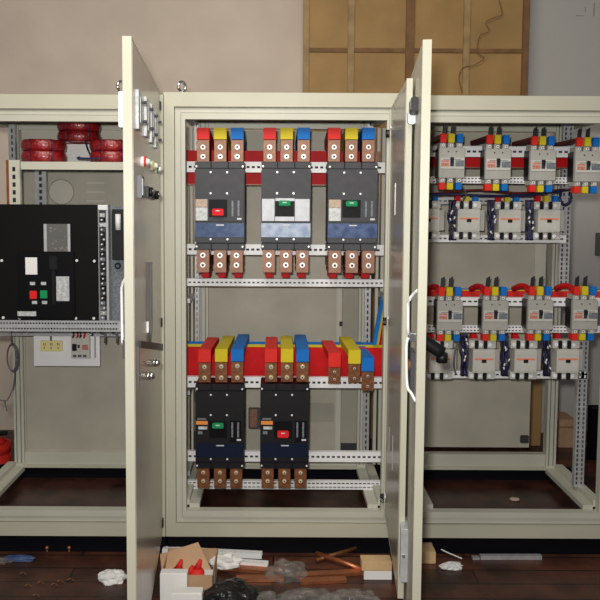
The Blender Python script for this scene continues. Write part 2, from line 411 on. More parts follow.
# ================================================================== doors
def door_frame(hx, ang, hz=0.):
    """local: u along the leaf from hinge to free edge, v across (inner side +), z up"""
    ca, sa = math.cos(ang), math.sin(ang)
    return Matrix(((ca, -sa, 0, hx), (sa, ca, 0, -.004), (0, 0, 1, 0), (0, 0, 0, 1)))
def leaf(cab, O, T, W, z0, z1, th, inner, outer, name='door'):
    """u 0..W ; v 0..th ; 'inner' is the +v skin"""
    m = MB(T)
    m.box(0, W, 0, th, z0, z1, outer, .0015)
    m.box(.012, W-.012, th, th+.0012, z0+.012, z1-.012, inner)
    m.box(W-.0005, W+.0012, 0, th, z0, z1, 'cream')
    return m.build(name, cab, origin=O)
# middle cabinet, big left leaf (hinged left, swung out towards us)
hx = P(161.5, 300, 0).x-.027; ex = P(124.8, 300, -.99).x
angL = math.atan2(-.99, ex-hx)
TL = door_frame(hx, angL)
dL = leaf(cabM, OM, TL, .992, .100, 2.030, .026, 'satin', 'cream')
lab(dL, 'tall cream door leaf with meters and switches on its inner face')
# +v side: for direction (~0,-1) rotated +90 => (+1,0): faces right = inner face
def onL(name, fn, mlist=None):
    m = MB(TL); fn(m); return m.build(name, dL, origin=OM)
th = .027
def uL(px):   # u on the inner face seen at pixel column px
    best = min((abs((lambda w: CX+F*(w-Vector((0,-D0,CAMZ))).dot(_r)/((w-Vector((0,-D0,CAMZ))).dot(_f)))(TL @ Vector((u/200, th, 1.5)))-px), u/200) for u in range(0, 199))
    return best[1]
def zL(u, py):
    w = TL @ Vector((u, th, 1.)); return P(CX, py, w.y).z + (P(CX-130, py, w.y).z-P(CX, py, w.y).z)
for k, (px, y0, y1) in enumerate(((137.5, 91, 130), (145.5, 98, 137), (150.5, 105, 143), (154.6, 112, 148))):
    u = uL(px); za, zb_ = zL(u, y1), zL(u, y0)
    def f_(m, u=u, za=za, zb_=zb_):
        m.box(u-.045, u+.035, th, th+.010, za, zb_, 'silverlab', .001)
        m.box(u-.03, u+.02, th+.012, th+.014, za+.02, zb_-.02, 'silverlab')
        for zz in (.25, .75):
            m.cyl((u-.035, th+.010, za+(zb_-za)*zz), (u-.035, th+.026, za+(zb_-za)*zz), .005, 'bkgrey', 8)
    onL('meter_back', f_)
for k, (px, py) in enumerate(((141, 161.5), (150, 165.5), (154, 169))):
    u = uL(px); z = zL(u, py)
    c_ = ('redbright', 'yellow', 'handgreen')[k]
    def f_(m, u=u, z=z, c_=c_):
        m.cyl((u, th, z), (u, th+.012, z), .017, 'bolt'); m.cyl((u, th+.012, z), (u, th+.018, z), .0165, c_); m.cyl((u, th+.018, z), (u, th+.030, z), .012, 'bolt', 16, .007)
    lab(onL('indicator_lamp_back', f_), ('red', 'yellow', 'green')[k]+' rimmed indicator lamp body')
for k, (px, py, kind) in enumerate(((138.5, 187, 'box'), (146, 192, 'knob'), (152.5, 195, 'knob'))):
    u = uL(px); z = zL(u, py)
    def f_(m, u=u, z=z, kind=kind):
        if kind == 'box': m.box(u-.04, u+.03, th, th+.014, z-.034, z+.034, 'wiregrey', .002); m.box(u-.02, u+.02, th+.014, th+.016, z-.025, z+.025, 'silverlab')
        else: m.box(u-.02, u+.02, th, th+.010, z-.02, z+.02, 'bkgrey', .002); m.cyl((u, th+.010, z), (u, th+.024, z), .016, 'bkblack'); m.sph((u, th+.022, z), .009, 'chrome')
    onL('switch_back', f_)
def f_(m):
    ua, ub = uL(146.5), uL(150)
    for uu in (ua, ub):
        m.tube([(uu, th+.004, zL(uu, 262)), (uu, th+.004, zL(uu, 300)), (uu, th+.004, zL(uu, 326)), ((ua+ub)/2, th+.004, zL(ub, 341))], .0028, 'wiregrey', 6)
    m.box(ua-.015, ua+.015, th, th+.006, zL(ua, 332), zL(ua, 321), 'white', .001)
onL('cable_run', f_)
def f_(m):
    u0, u1 = .03, uL(137.5); a_, b_ = zL(u0, 347), zL(u1, 344)
    m.hexa([(u0, th, a_-.014), (u1, th, b_-.010), (u1, th, b_+.010), (u0, th, a_+.014), (u0, th+.008, a_-.014), (u1, th+.008, b_-.010), (u1, th+.008, b_+.010), (u0, th+.008, a_+.014)], 'blackrub')
onL('lock_bar', f_)
def f_(m):
    u = uL(136.6); m.box(u-.008, u+.008, th, th+.004, zL(u, 386), zL(u, 346), 'wiregrey', .001)
onL('wiring_strip', f_)
for px, py in ((151, 363), (145, 376)):
    u = uL(px); z = zL(u, py)
    def f_(m, u=u, z=z): m.cyl((u, th, z), (u, th+.014, z), .014, 'chrome'); m.sph((u, th+.018, z), .014, 'chrome', (1, .9, 1))
    onL('silver_knob', f_)
def f_(m):
    zA, zB2 = P(120, 275, -.9).z, P(120, 345, -.9).z
    m.tube([(.93, 0, zA), (.925, -.008, zA-.012), (.915, -.018, zA-.035), (.91, -.019, (zA+zB2)/2), (.915, -.018, zB2+.03), (.925, -.014, zB2+.01), (.93, 0, zB2)], .0045, 'white', 10)
    m.box(.90, .96, -.012, 0, zB2-.03, zB2+.03, 'chrome', .003)
onL('door_handle', f_)
def f_(m):
    m.box(.87, .97, -.016, 0, P(120,128,-.95).z, P(120,92,-.95).z, 'white', .003); m.box(.88,.96,-.018,-.016, P(120,120,-.95).z, P(120,100,-.95).z, 'greylab')
onL('meter_bezel', f_)
for py in (106, 322, 522):
    z = P(160, py, -.01).z
    MB(TL).cyl((-.004, .014, z-.022), (-.004, .014, z+.022), .012, 'bkblack').box(0, .03, .026, .032, z-.018, z+.018, 'bkblack', .002).build('hinge', dL, origin=OM)
# middle cabinet, inner right leaf
hx2 = P(388, 300, 0).x; ex2 = P(402.6, 300, -.67).x
angR = math.atan2(-.67, ex2-hx2)
TR = door_frame(hx2, angR)
# mirror: inner face of this leaf looks left => use v negative side
m = MB(TR); W2 = math.hypot(.67, ex2-hx2)
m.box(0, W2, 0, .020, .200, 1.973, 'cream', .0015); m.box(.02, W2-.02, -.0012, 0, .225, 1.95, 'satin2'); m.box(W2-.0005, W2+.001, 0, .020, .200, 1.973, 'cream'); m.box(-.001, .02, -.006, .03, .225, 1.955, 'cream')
dR = m.build('door', cabM, origin=OM); lab(dR, 'narrow satin inner door leaf')
for py in (134, 321, 497):
    z = P(386, py, 0).z
    MB(TR).cyl((.006, -.012, z-.016), (.006, -.012, z+.016), .010, 'bkblack').cyl((.006, -.02, z), (.05, -.012, z), .005, 'chrome').box(.0, .05, -.006, -.001, z+.018, z+.026, 'white').build('hinge', dR, origin=OM)
for (u, ya, yb) in ((.20, 427, 452), (.38, 436, 470), (.30, 183, 215)):
    w = TR @ Vector((u, 0, 1)); z0_, z1_ = P(395, yb, w.y).z, P(395, ya, w.y).z
    MB(TR).box(u-.006, u+.006, -.003, -.0012, z0_, z1_, 'galv').build('stiffener_slot', dR, origin=OM)
# right cabinet door (hinged left)
hx3 = P(400, 300, 0).x+.005; ex3 = P(418, 300, -.985).x
angD = math.atan2(-.985, ex3-hx3); TD = door_frame(hx3, angD); W3 = math.hypot(.985, ex3-hx3)
m = MB(TD); m.box(0, W3, 0, .024, .100, 2.025, 'doorskin', .0015); m.box(W3-.0005, W3+.0012, 0, .024, .100, 2.025, 'cream'); m.box(.01, W3-.01, .024, .025, .115, 2.01, 'cream')
m.box(W3-.03, W3-.001, -.0012, 0, .100, 2.025, 'cream')
dD = m.build('door', cabR, origin=OR); lab(dD, 'tall cream door leaf of the right cabinet, seen edge on')
def onD(name, fn):
    m = MB(TD); fn(m); return m.build(name, dD, origin=OR)
zz = lambda py, w=.75: P(414, py, -w).z
def f_(m):
    m.tube([(.96, 0, zz(290,.95)), (.94, -.012, zz(295,.94)), (.93, -.024, zz(304,.93)), (.93, -.024, zz(335,.93))], .0045, 'white', 10)
    m.tube([(.93, -.024, zz(338,.93)), (.93, -.028, zz(349,.93)), (.93, -.024, zz(385,.93)), (.95, -.012, zz(393,.94)), (.97, 0, zz(400,.95))], .0045, 'white', 10)
    m.box(.91, .95, -.02, 0, zz(341,.93), zz(332,.93), 'chrome', .003)
onD('door_handle', f_)
def f_(m): m.cyl((.86, -.02, zz(366,.86)), (.86, 0, zz(366,.86)), .02, 'copperd'); m.box(.82, .90, -.012, 0, zz(390,.86), zz(350,.86), 'bkgrey', .003)
onD('lock_cylinder', f_)
for k, (u, py) in enumerate(((.80, 106), (.66, 119), (.52, 130))):
    w = TD @ Vector((u, 0, 1)); z = P(415, py, w.y).z
    def f_(m, u=u, z=z, k=k):
        m.box(u-.05, u+.05, -.022, 0, z-.022, z+.022, 'bkblack' if k == 0 else 'galv', .003); m.box(u-.04, u+.04, -.024, -.022, z-.015, z+.015, 'greylab')
    onD('panel_meter', f_)
def f_(m):
    z0_, z1_ = P(407, 580, -.72).z, P(407, 527, -.72).z
    m.box(.64, .74, -.024, 0, z0_, z1_, 'galv', .002); m.cyl((.74, -.014, (z0_+z1_)/2), (.745, -.014, (z0_+z1_)/2), .006, 'chrome')
onD('cover_plate', f_)
def f_(m):
    p0, p1 = P(428, 338, -.80), P(442, 353, -.80)
    i = TD.inverted(); a_ = i @ p0; b2 = i @ p1
    a_.y = .02
    m.tube([a_, (a_+b2)/2, b2], .021, 'bkblack', 12, 2); m.cyl(b2, b2+Vector((.0, .0, -.03)), .018, 'bkblack')
onD('rotary_lever', f_)
p = P(421, 476, -.85)
# ================================================================== big moulded breakers (middle cabinet)
k_ = .00439
def bolt2(mb, x, y, z, r=.0075, m='bolt'):
    mb.cyl((x, y, z), (x, y-.004, z), r*1.55, m, 18); mb.cyl((x, y-.004, z), (x, y-.007, z), r*.85, 'copper' if m == 'bolt' else 'bolt', 6); mb.cyl((x, y-.007, z), (x, y-.010, z), r*.55, 'slot', 8)
def big_breaker(px, py, label, body, hand, handup, style, lower=False):
    c = P(px, py, .06); r = empty('moulded_case_breaker', (c.x, .20, c.z))
    tag(r, label, 'circuit breaker', 'moulded case breakers in the middle cabinet')
    lx = lambda p: (p-219.5)*k_; lz = lambda p: -(p-206)*k_
    if lower: lx = lambda p: (p-220)*k_*1.0; 
    def bx(m, x0, y0, x1, y1, ya, yb, mt, bev=0.): m.box(lx(x0), lx(x1), ya, yb, lz(y1), lz(y0), mt, bev)
    m = MB(); bx(m, 194.7, 169, 244.3, 243, -.135, 0, body, .004)
    bx(m, 196, 197.6, 243, 221.5, -.140, -.13, body, .002)
    m.build('body', r)
    for (ya, yb) in ((162, 168.6), (243.6, 250)):
        m = MB(); bx(m, 194.7, ya, 244.3, yb, -.130, -.0, body, .003)
        for xx in (211, 228): bx(m, xx-.5, ya, xx+.5, yb, -.1315, -.129, 'recess')
        m.build('terminal_shield', r)
    # breaker face
    m = MB(); bx(m, 209, 199.5, 227.3, 217, -.1425, -.1395, 'recess', .001); m.build('handle_window', r)
    m = MB()
    hy = (200.5, 206) if handup else (208.7, 215.7)
    m.box(lx(212.4), lx(223.8), -.158, -.1425, lz(hy[1]), lz(hy[0]), hand, .003); bx(m, 216, hy[0]+1.5, 220, hy[0]+2.5, -.1586, -.158, 'film')
    m.build('handle', r)
    if style == 'film':
        m = MB(); bx(m, 195.6, 199, 208, 221, -.1415, -.140, 'film'); bx(m, 228.5, 199, 243, 221, -.1415, -.140, 'film'); bx(m, 208.6, 216.6, 228, 221, -.1430, -.140, 'film'); bx(m, 209, 198.3, 228, 201, -.1435, -.140, 'film'); m.build('protective_film', r)  # white patches: reflection on the film painted in as colour
    else:
        m = MB()
        bx(m, 195.6, 199.3, 207.5, 203 if lower else 207.3, -.1415, -.140, 'orange' if lower else 'tan')
        if lower: bx(m, 197, 196.5, 206, 198, -.1415, -.136, 'greylab'); bx(m, 198, 205, 207, 208, -.1412, -.140, 'silverlab'); bx(m, 197.5, 210, 202, 213, -.1412, -.140, 'greylab')
        else: bx(m, 195.6, 207.6, 207.5, 220.5, -.1415, -.140, 'silverlab')
        m.build('rating_label', r)
        m = MB(); bx(m, 230, 199, 242, 221, -.1415, -.140, 'recess' if lower else body)
        for xx in (232.5, 238.5): bx(m, xx-.9, 200.5, xx+.9, 216, -.1425, -.1410, 'greylab')
        bx(m, 237, 217.8, 241.5, 219.6, -.1425, -.141, 'film'); m.build('setting_panel', r)
    m = MB(); bx(m, 194.9, 223.2, 244.1, 237.2, -.1375, -.134, 'paleplate' if style == 'film' else ('darkplate' if lower else ('midplate' if style == 'mid' else 'blueplate')))
    bx(m, 216, 224.4, 224, 225.6, -.1382, -.137, 'silverlab'); m.build('nameplate', r)
    for (xx, yy) in ((210.6, 172.4), (227, 172.4), (210.5, 193.4), (227, 193.4), (210.5, 239.2), (227.4, 239.2), (196.3, 166.6), (242.5, 166.6), (196.3, 246.6), (242.5, 246.6)):
        yb = -.135 if 169 < yy < 243 else -.130
        MB().cyl((lx(xx), yb, lz(yy)), (lx(xx), yb-.003, lz(yy)), .0042, 'bolt', 10).build('cover_screw', r)
    # lower copper terminals
    for xx in (202.5, 219.7, 236.3):
        if not lower:
            m = MB(); m.box(lx(xx-6.2), lx(xx+6.2), -.125, -.112, lz(273), lz(250.2), 'copper', .002)
            m.box(lx(xx-6.2), lx(xx+6.2), -.112, .05, lz(273), lz(270), 'copperd', .001)
            t = m.build('terminal_bar', r); bm_ = 'bolt'
            for yy in (255.5, 265.3):
                m = MB(); bolt2(m, lx(xx), -.125, lz(yy)); m.build('bolt', t)
            m = MB(); m.box(lx(xx-4), lx(xx+4), -.02, .10, lz(281), lz(273.2), 'red', .004); m.box(lx(xx-6), lx(xx+6), -.09, .12, lz(269.8), lz(252), 'darkred', .006); m.build('sleeve', t)
        else:
            m = MB(); m.box(lx(xx-6.2), lx(xx+6.2), -.125, -.112, lz(271), lz(250.2), 'copperd', .002)
            t = m.build('terminal_bar', r)
            for yy in (254, 263):
                m = MB(); bolt2(m, lx(xx), -.125, lz(yy), .006, 'brass'); m.build('bolt', t)
            m = MB(); m.box(lx(xx-5.5), lx(xx+5.5), -.095, .10, lz(270), lz(252), 'darkred', .006); m.build('sleeve', t)
    return r
big_breaker(219.5, 206, 'charcoal breaker with a red handle, left end of the upper row', 'bkgrey', 'handred', False, 'blue')
big_breaker(286, 206, 'charcoal breaker with white reflections on its protective film, centre of the upper row', 'bkgrey', 'handgreen', True, 'film')
big_breaker(352.8, 206.5, 'charcoal breaker with green handle beside the narrow inner door leaf', 'bkgrey', 'handgreen', True, 'mid')
big_breaker(220, 427.5, 'black breaker with a green handle, lower row', 'bkblack', 'handgreen', True, 'plain', True)
big_breaker(285, 427.5, 'black breaker with a red handle, lower row', 'bkblack', 'handred', False, 'plain', True)
# ================================================================== busbars of the middle cabinet
def bar(name, x0, x1, y0, y1, Y, th, m, label, cat='busbar', group=None, edge=None):
    a = P(x0, (y0+y1)/2, Y); b2 = P(x1, (y0+y1)/2, Y); zc = P((x0+x1)/2, (y0+y1)/2, Y).z; h = (y1-y0)*(Y+D0)/F/2
    O = Vector(((a.x+b2.x)/2, Y, zc))
    mb = MB(); mb.box(a.x, b2.x, Y, Y+th, zc-h, zc+h, m, .002); o = mb.build(name, None, origin=O)
    tag(o, label, cat, group)
    if edge:
        mb = MB(); mb.box(a.x, b2.x, Y+.001, Y+th-.001, zc-h-.006, zc-h, edge); mb.build('bare_copper_edge', o, origin=O)
    return o
bar('busbar', 184, 366, 151, 184, .29, .012, 'red', 'wide red sleeved busbar behind the upper row of big breakers', edge='copper')
b3 = bar('busbar', 188, 360, 153, 176, .36, .012, 'yellow', 'yellow sleeved busbar hidden behind the upper red busbar')
b3 = bar('busbar', 188, 360, 153, 172, .42, .012, 'blue', 'blue sleeved busbar hidden behind the upper red and yellow ones')
o = MB(); q = P(372, 158, .30); o.box(q.x-.03, q.x+.035, .29, .30, q.z-.03, q.z+.03, 'copper', .001); o = o.build('copper_end_plate', None, origin=q); tag(o, 'bare copper end plate at the right end of the upper busbars', 'copper plate')
zr = P(280, 347.5, .27).z
for nm, mt, Y in (('red', 'red', .27), ('yellow', 'yellow', .335), ('blue', 'blue', .40)):
    x0, x1 = P(182, 350, Y).x, P(384, 350, Y).x
    O = Vector(((x0+x1)/2, Y, zr)); mb = MB(); mb.box(x0, x1, Y, Y+.012, zr-.16, zr, mt, .002); o = mb.build('busbar', None, origin=O)
    tag(o, {'red': 'long red sleeved busbar, front of the lower three', 'yellow': 'yellow sleeved busbar between the lower red and blue ones', 'blue': 'blue sleeved busbar, rearmost of the lower three'}[nm], 'busbar')
# sleeved links
POS = ['left', 'middle', 'right']
def link(px, y0, yc, y1, ymid, col, label, group, depth, copper, bolts, lower, skew=0., Yf=.065, w=12.6, bm_='bolt'):
    """bar end: sleeve y0..yc and bare copper yc..y1 on the front, sleeve runs back to depth"""
    s = (Yf+D0)/F; c = P(px, y1, Yf); r = empty('busbar_link', c); tag(r, label, 'busbar link', group)
    hw = w*s/2; zt_ = (y1-y0)*s; zc = (y1-yc)*s
    m = MB(); m.box(-hw*.96, hw*.96, .003, .013, 0, zc+.01, copper, .0015); m.build('copper_tongue', r)
    th_ = .045 if not lower else .03
    m = MB(); i = m._mi(col)
    m.box(-hw, hw, 0, .018, zc, zt_-.0005, col, .003)
    dz = 0 if lower else -.035
    if not lower: m.box(-hw*.93, hw*.93, .014, .10, 0, zt_-.03, 'darkred', .003)
    pts = [(-hw, .01, zt_-th_), (hw, .01, zt_-th_), (hw, .01, zt_), (-hw, .01, zt_), (-hw+skew, depth, zt_-th_+dz), (hw+skew, depth, zt_-th_+dz), (hw+skew, depth, zt_+dz), (-hw+skew, depth, zt_+dz)]
    m.hexa(pts, col); m.build('sleeve', r)
    for zb_ in bolts:
        m = MB(); bolt2(m, 0, .003, (y1-zb_)*s, .0068, bm_); m.build('bolt', r)
    return r
cols = [('red', 'redbright'), ('yellow', 'yellow'), ('blue', 'blue')]
names = ['left', 'centre', 'right']
for g, xs in enumerate(((203, 220.2, 237.2), (269.6, 286.6, 303.6), (334, 351.3, 368.3))):
    for (cn, cm), x in zip(cols, xs):
        link(x, 128, 140.3, 161.6, 0, cm, '%s sleeved link bolted on top of the %s breaker of the upper row' % (cn, names[g]), 'sleeved links above the upper breakers', .22+.06*('red','yellow','blue').index(cn), 'copper', (147.3, 156.6), False)
spots = [((204.5, 349, 362.5, 382.5), (221.2, 348.5, 362, 382.5), (237.3, 348.5, 361.5, 382.5)),
         ((271, 348.5, 362.5, 382), (287, 348.5, 362.5, 382), (302.5, 349, 362, 382)),
         ((334.4, 352.5, 367.5, 384), (354.3, 349.5, 364, 383), (367.6, 357, 371.5, 391))]
for g in range(3):
    for q, (x, y0, yc, y1) in enumerate(spots[g]):
        cn, cm = cols[q]
        lb = '%s sleeved link feeding the black breaker with a %s handle' % (cn, ('green', 'red')[g]) if g < 2 else '%s sleeved spare link with no breaker under it' % cn
        link(x, y0, yc, y1, 0, cm, lb, 'sleeved links along the lower busbars' if g < 2 else 'spare sleeved links at the lower right', (.30, .33, .37)[q], 'copperd', (yc+4, y1-5), True, skew=(.012, 0, -.012)[g], Yf=.07, bm_='brass' if g < 2 else 'copperd')
# slanting riser bars by the inner leaf
for q, (cn, cm, dx) in enumerate((('blue', 'blue', 0), ('yellow', 'yellow', 2.5), ('red', 'red', 5))):
    a = P(383+dx*.6, 296, .30+.02*q); b2 = P(374.5+dx, 345, .30+.02*q); h = Vector((.009, 0, 0))
    d_ = Vector((0, .02, 0)); O = b2
    mb = MB(); mb.hexa([b2-h, b2+h, a+h, a-h, b2-h+d_, b2+h+d_, a+h+d_, a-h+d_], cm); o = mb.build('riser_bar', None, origin=O)
    tag(o, '%s sleeved riser bar slanting behind the inner door leaf' % cn, 'busbar', 'slanting riser bars')
# small copper plate between the lower breakers
q = P(254.5, 418, .36); mb = MB(); mb.box(q.x-.03, q.x+.028, .364, .374, q.z-.055, q.z+.05, 'bkgrey', .003); mb.box(q.x-.022, q.x+.012, .356, .364, q.z-.045, q.z+.045, 'copper', .002)
o = mb.build('copper_earth_plate', None, origin=q); tag(o, 'small copper plate on a dark backing between the black breakers', 'copper plate')

# ================================================================== right cabinet: small breakers
s3 = (.10+D0)/F
def small_breaker(lower=False):
    r = empty('small_breaker', (0, 0, 0))
    X = lambda p: (p-452)*s3; Z = lambda p: -(p-162.5)*s3     # y=0 is the front plane, back at .09
    def bx(m, x0, y0, x1, y1, ya, yb, mt, bev=0.): m.box(X(x0), X(x1), ya, yb, Z(y1), Z(y0), mt, bev)
    m = MB(); bx(m, 439.3, 148, 464.7, 178, 0, .022, 'devgrey', .002); bx(m, 439.6, 148.3, 464.4, 177.7, .022, .088, 'bkblack', .002); bx(m, 440, 158, 464, 169, -.004, .002, 'offwhite', .001)  # rear of the body coloured black for the shade on its unlit sides
    bx(m, 443, 159.3, 461, 159.9, -.0046, -.003, 'greylab')
    for xx in (448, 456): m.cyl((X(xx), 0, Z(151.8)), (X(xx), -.002, Z(151.8)), .003, 'bkblack', 8)
    m.build('body', r)
    m = MB(); bx(m, 441, 160.5, 449, 166.5, -.005, -.0038, 'redlab'); bx(m, 441, 162.5, 449, 163, -.0054, -.0046, 'film'); m.build('rating_label', r)
    m = MB(); bx(m, 455.2, 160.5, 463.6, 166.5, -.006, -.0038, 'greylab', .0006); m.build('trip_unit', r)
    m = MB(); bx(m, 450, 157.5, 453.6, 166.5, -.005, -.0038, 'slot'); bx(m, 450.7, 158, 452.9, 162.5, -.018, -.004, 'bkblack', .001); m.build('toggle', r)
    for row in (0, 1):
        for q, xx in enumerate((443.3, 451.3, 459.9)):
            m = MB()
            ya, yb = ((143.2, 148), (178, 182.5))[row]
            bx(m, xx-3, ya, xx+3, yb, .012, .075, 'devgrey', .001); m.cyl((X(xx), .013, Z((ya+yb)/2)), (X(xx), .004, Z((ya+yb)/2)), .0065, 'bolt', 10); m.cyl((X(xx), .004, Z((ya+yb)/2)), (X(xx), .0035, Z((ya+yb)/2)), .003, 'copperd', 8)
            m.build('terminal', r)
            m = MB(); cm = ('redbright', 'yellow', 'blue')[q]
            if row == 0:
                bx(m, xx-3.1, 134.2, xx+3.1, 143, .0, .02, cm, .002); m.box(X(xx-3.1), X(xx+3.1), .018, (.27 if not lower else .06, .08, .05)[q], Z(139.2), Z(134.8), ('darkred', 'yellow', 'blue')[q], .002)
                if lower and q == 0: m.tube([(X(xx-1), .02, Z(139)), (X(xx-2), .07, Z(136)), (X(xx-4), .12, Z(137)), (X(xx-5), .18, Z(141))], .014, 'red', 10)
            else: bx(m, xx-3, 182.7, xx+3, 189.5, .01, .05, cm, .002)
            lab(m.build('sleeve', r), ('red', 'yellow', 'blue')[q]+' sleeve')
    for xx in (445.3, 453.6):
        m = MB(); h = [(X(xx-1.9), Z(136)), (X(xx+1.9), Z(136)), (X(xx+2.3), Z(124)), (X(xx-1.2), Z(126.2))]
        m.hexa([(a, .028, b2) for a, b2 in h]+[(a, .036, b2) for a, b2 in h], 'blackrub'); m.build('cable_tail', r)
    return r
proto = small_breaker(); first = True
words = ['first', 'second', 'third', 'fourth']
def put(proto, flag, loc, label, cat, group):
    o = proto if flag[0] else copy_tree(proto); flag[0] = False
    o.location = loc; tag(o, label, cat, group); return o
fl = [True]
place3 = ['nearest the open door leaf', 'second from the open door leaf', 'third from the open door leaf', 'at the right edge of the photo']
for k, (x, y) in enumerate(((452, 162.3), (498.3, 163.5), (543.2, 164.8), (588, 166))):
    put(proto, fl, P(x, y, .10), 'small grey three pole breaker in the top row, '+place3[k], 'circuit breaker', 'small breakers of the top row')
proto = small_breaker(True); fl = [True]
for k, (x, y) in enumerate(((450, 315.3), (495.6, 315), (540.6, 314.7), (585.3, 314.5))):
    put(proto, fl, P(x, y, .10), 'small grey three pole breaker in the lower row, '+place3[k], 'circuit breaker', 'small breakers of the lower row')
# ---- contactors
def contactor():
    r = empty('contactor', (0, 0, 0)); s = (.12+D0)/F
    X = lambda p: (p-469)*s; Z = lambda p: -(p-220)*s
    def bx(m, x0, y0, x1, y1, ya, yb, mt, bev=0.): m.box(X(x0), X(x1), ya, yb, Z(y1), Z(y0), mt, bev)
    m = MB(); bx(m, 458, 208.5, 480, 232, 0, .07, 'offwhite', .002); bx(m, 460, 210, 478, 214, -.002, .002, 'offwhite', .001); bx(m, 460, 223, 478, 230.5, -.0025, .002, 'offwhite', .001)
    m.build('body', r)
    m = MB(); bx(m, 459.5, 217.3, 478.5, 219, -.0015, .001, 'stripe'); m.build('stripe_label', r)
    m = MB(); bx(m, 466.8, 218.6, 471.2, 221.8, -.004, .0, 'bkblack', .0005); m.build('armature_window', r)
    for ya, yb in ((200.5, 208.3), (232.2, 239.5)):
        m = MB(); bx(m, 455.5, ya, 482, yb, .022, .07, 'offwhite', .0015); 
        for xx in (458.2, 466.5, 475.5): m.cyl((X(xx), .022, Z((ya+yb)/2)), (X(xx), .014, Z((ya+yb)/2)), .0085, 'white', 12); m.cyl((X(xx), .014, Z((ya+yb)/2)), (X(xx), .013, Z((ya+yb)/2)), .004, 'bolt', 8)
        for xx in (462.4, 471.2): bx(m, xx-1.7, ya, xx+1.7, yb, .012, .024, 'bkblack', .001)
        m.build('terminal_block', r)
    m = MB(); bx(m, 480.2, 209.5, 486.5, 231, .03, .07, 'devgrey', .001); m.build('auxiliary_block', r)
    return r
cp = contactor(); fc = [True]
for k, (x, y) in enumerate(((428.5, 220), (469, 220.3), (510, 220.8), (549.3, 220.8))):
    put(cp, fc, P(x, y, .215), 'cream contactor in the upper contactor row, '+['half hidden by the door leaf', 'second from the left', 'third from the left', 'next to the perforated strip'][k], 'contactor', 'upper contactors').scale = (1.03,1,1.0)
for k, (x, y) in enumerate(((440.5, 361), (484, 361), (525.8, 361), (568, 361))):
    put(cp, fc, P(x, y, .115), 'cream contactor in the lower contactor row, '+['behind the black rotary lever', 'second from the left', 'third from the left', 'rightmost'][k], 'contactor', 'lower contactors').scale = (1.02,1,1.02)
# coloured tails above contactors
def tail(px, py, Y, col, label, group, w=5.5, h=7):
    q = P(px, py, Y); s = (Y+D0)/F; m = MB(); m.box(q.x-w*s/2, q.x+w*s/2, Y, Y+.03, q.z-h*s/2, q.z+h*s/2, col, .002)
    o = m.build('cable_lug_sleeve', None, origin=q); return tag(o, label, 'lug sleeve', group)
for k, x in enumerate((428.5, 469, 510, 549.3)):
    for q, (cn, dx) in enumerate((('red', -11), ('yellow', -2), ('blue', 7))):
        if x+dx < 424: continue
        tail(x+dx, 199, .27, {'red': 'red', 'yellow': 'yellow', 'blue': 'blue'}[cn], '%s lug sleeve on top of the %s upper contactor' % (cn, words[k]), 'lug sleeves above the upper contactors', 5.2, 6.5)
for k, x in enumerate((440.5, 484, 525.8, 568)):
    tail(x-10, 338, .19, 'red', 'dark red lug sleeve above the %s lower contactor' % words[k], 'lug sleeves above the lower contactors', 6, 8)
# busbars right cabinet
bar('busbar', 430, 575, 157.5, 167, .275, .010, 'red', 'red sleeved busbar behind the top row of small breakers', edge='copper')
zr = P(500, 291, .29).z
for nm, Y in (('red', .29), ('yellow', .335), ('blue', .38)):
    x0, x1 = P(424, 291, Y).x, P(606, 291, Y).x; O = Vector(((x0+x1)/2, Y, zr)); mb = MB(); mb.box(x0, x1, Y, Y+.01, zr-.035, zr, {'red': 'redbright'}.get(nm, nm), .0015)
    o = mb.build('busbar', None, origin=O); tag(o, {'red': 'orange red busbar, front of three behind the lower small breakers', 'yellow': 'thin yellow busbar behind the lower small breakers', 'blue': 'thin blue busbar, rearmost behind the lower small breakers'}[nm], 'busbar')
# wire bundles
def bundle(px, y0, y1, Y, label, group):
    top = P(px, y0, Y); bot = P(px, y1, Y); O = bot; m = MB(); rnd = random.Random(int(px*7+y0))
    for k in range(9):
        x = (k % 5-2)*.0065; yy = (k//5)*.012
        pts = [top+Vector((x, yy, 0))]
        n = 5
        for j in range(1, n): pts.append(top.lerp(bot, j/n)+Vector((x+rnd.uniform(-.008, .008), yy+rnd.uniform(-.008, .008), 0)))
        pts.append(bot+Vector((x, yy, 0)))
        m.tube(pts, .0042, 'wire' if k % 3 else 'wireblack', 7)
    o = m.build('wire_bundle', None, origin=O); tag(o, label, 'wire bundle', group)
    m = MB()
    for k in range(5):
        f = rnd.uniform(.15, .85); c = top.lerp(bot, f)+Vector((rnd.uniform(-.014, .014), -.012, 0)); m.cyl(c, c+Vector((rnd.uniform(-.008,.008), 0, .012)), .0035, 'white', 8)
    m.build('wire_marker', o, origin=O)
for k, x in enumerate((452.6, 491.5, 529.6)):
    bundle(x, 200, 240, .24, 'navy wire bundle between contactors, %s of the upper row' % words[k], 'upper wire bundles')
for k, x in enumerate((464.5, 505, 547)):
    bundle(x, 334, 376, .16, 'navy wire bundle between contactors, %s of the lower row' % words[k], 'lower wire bundles')
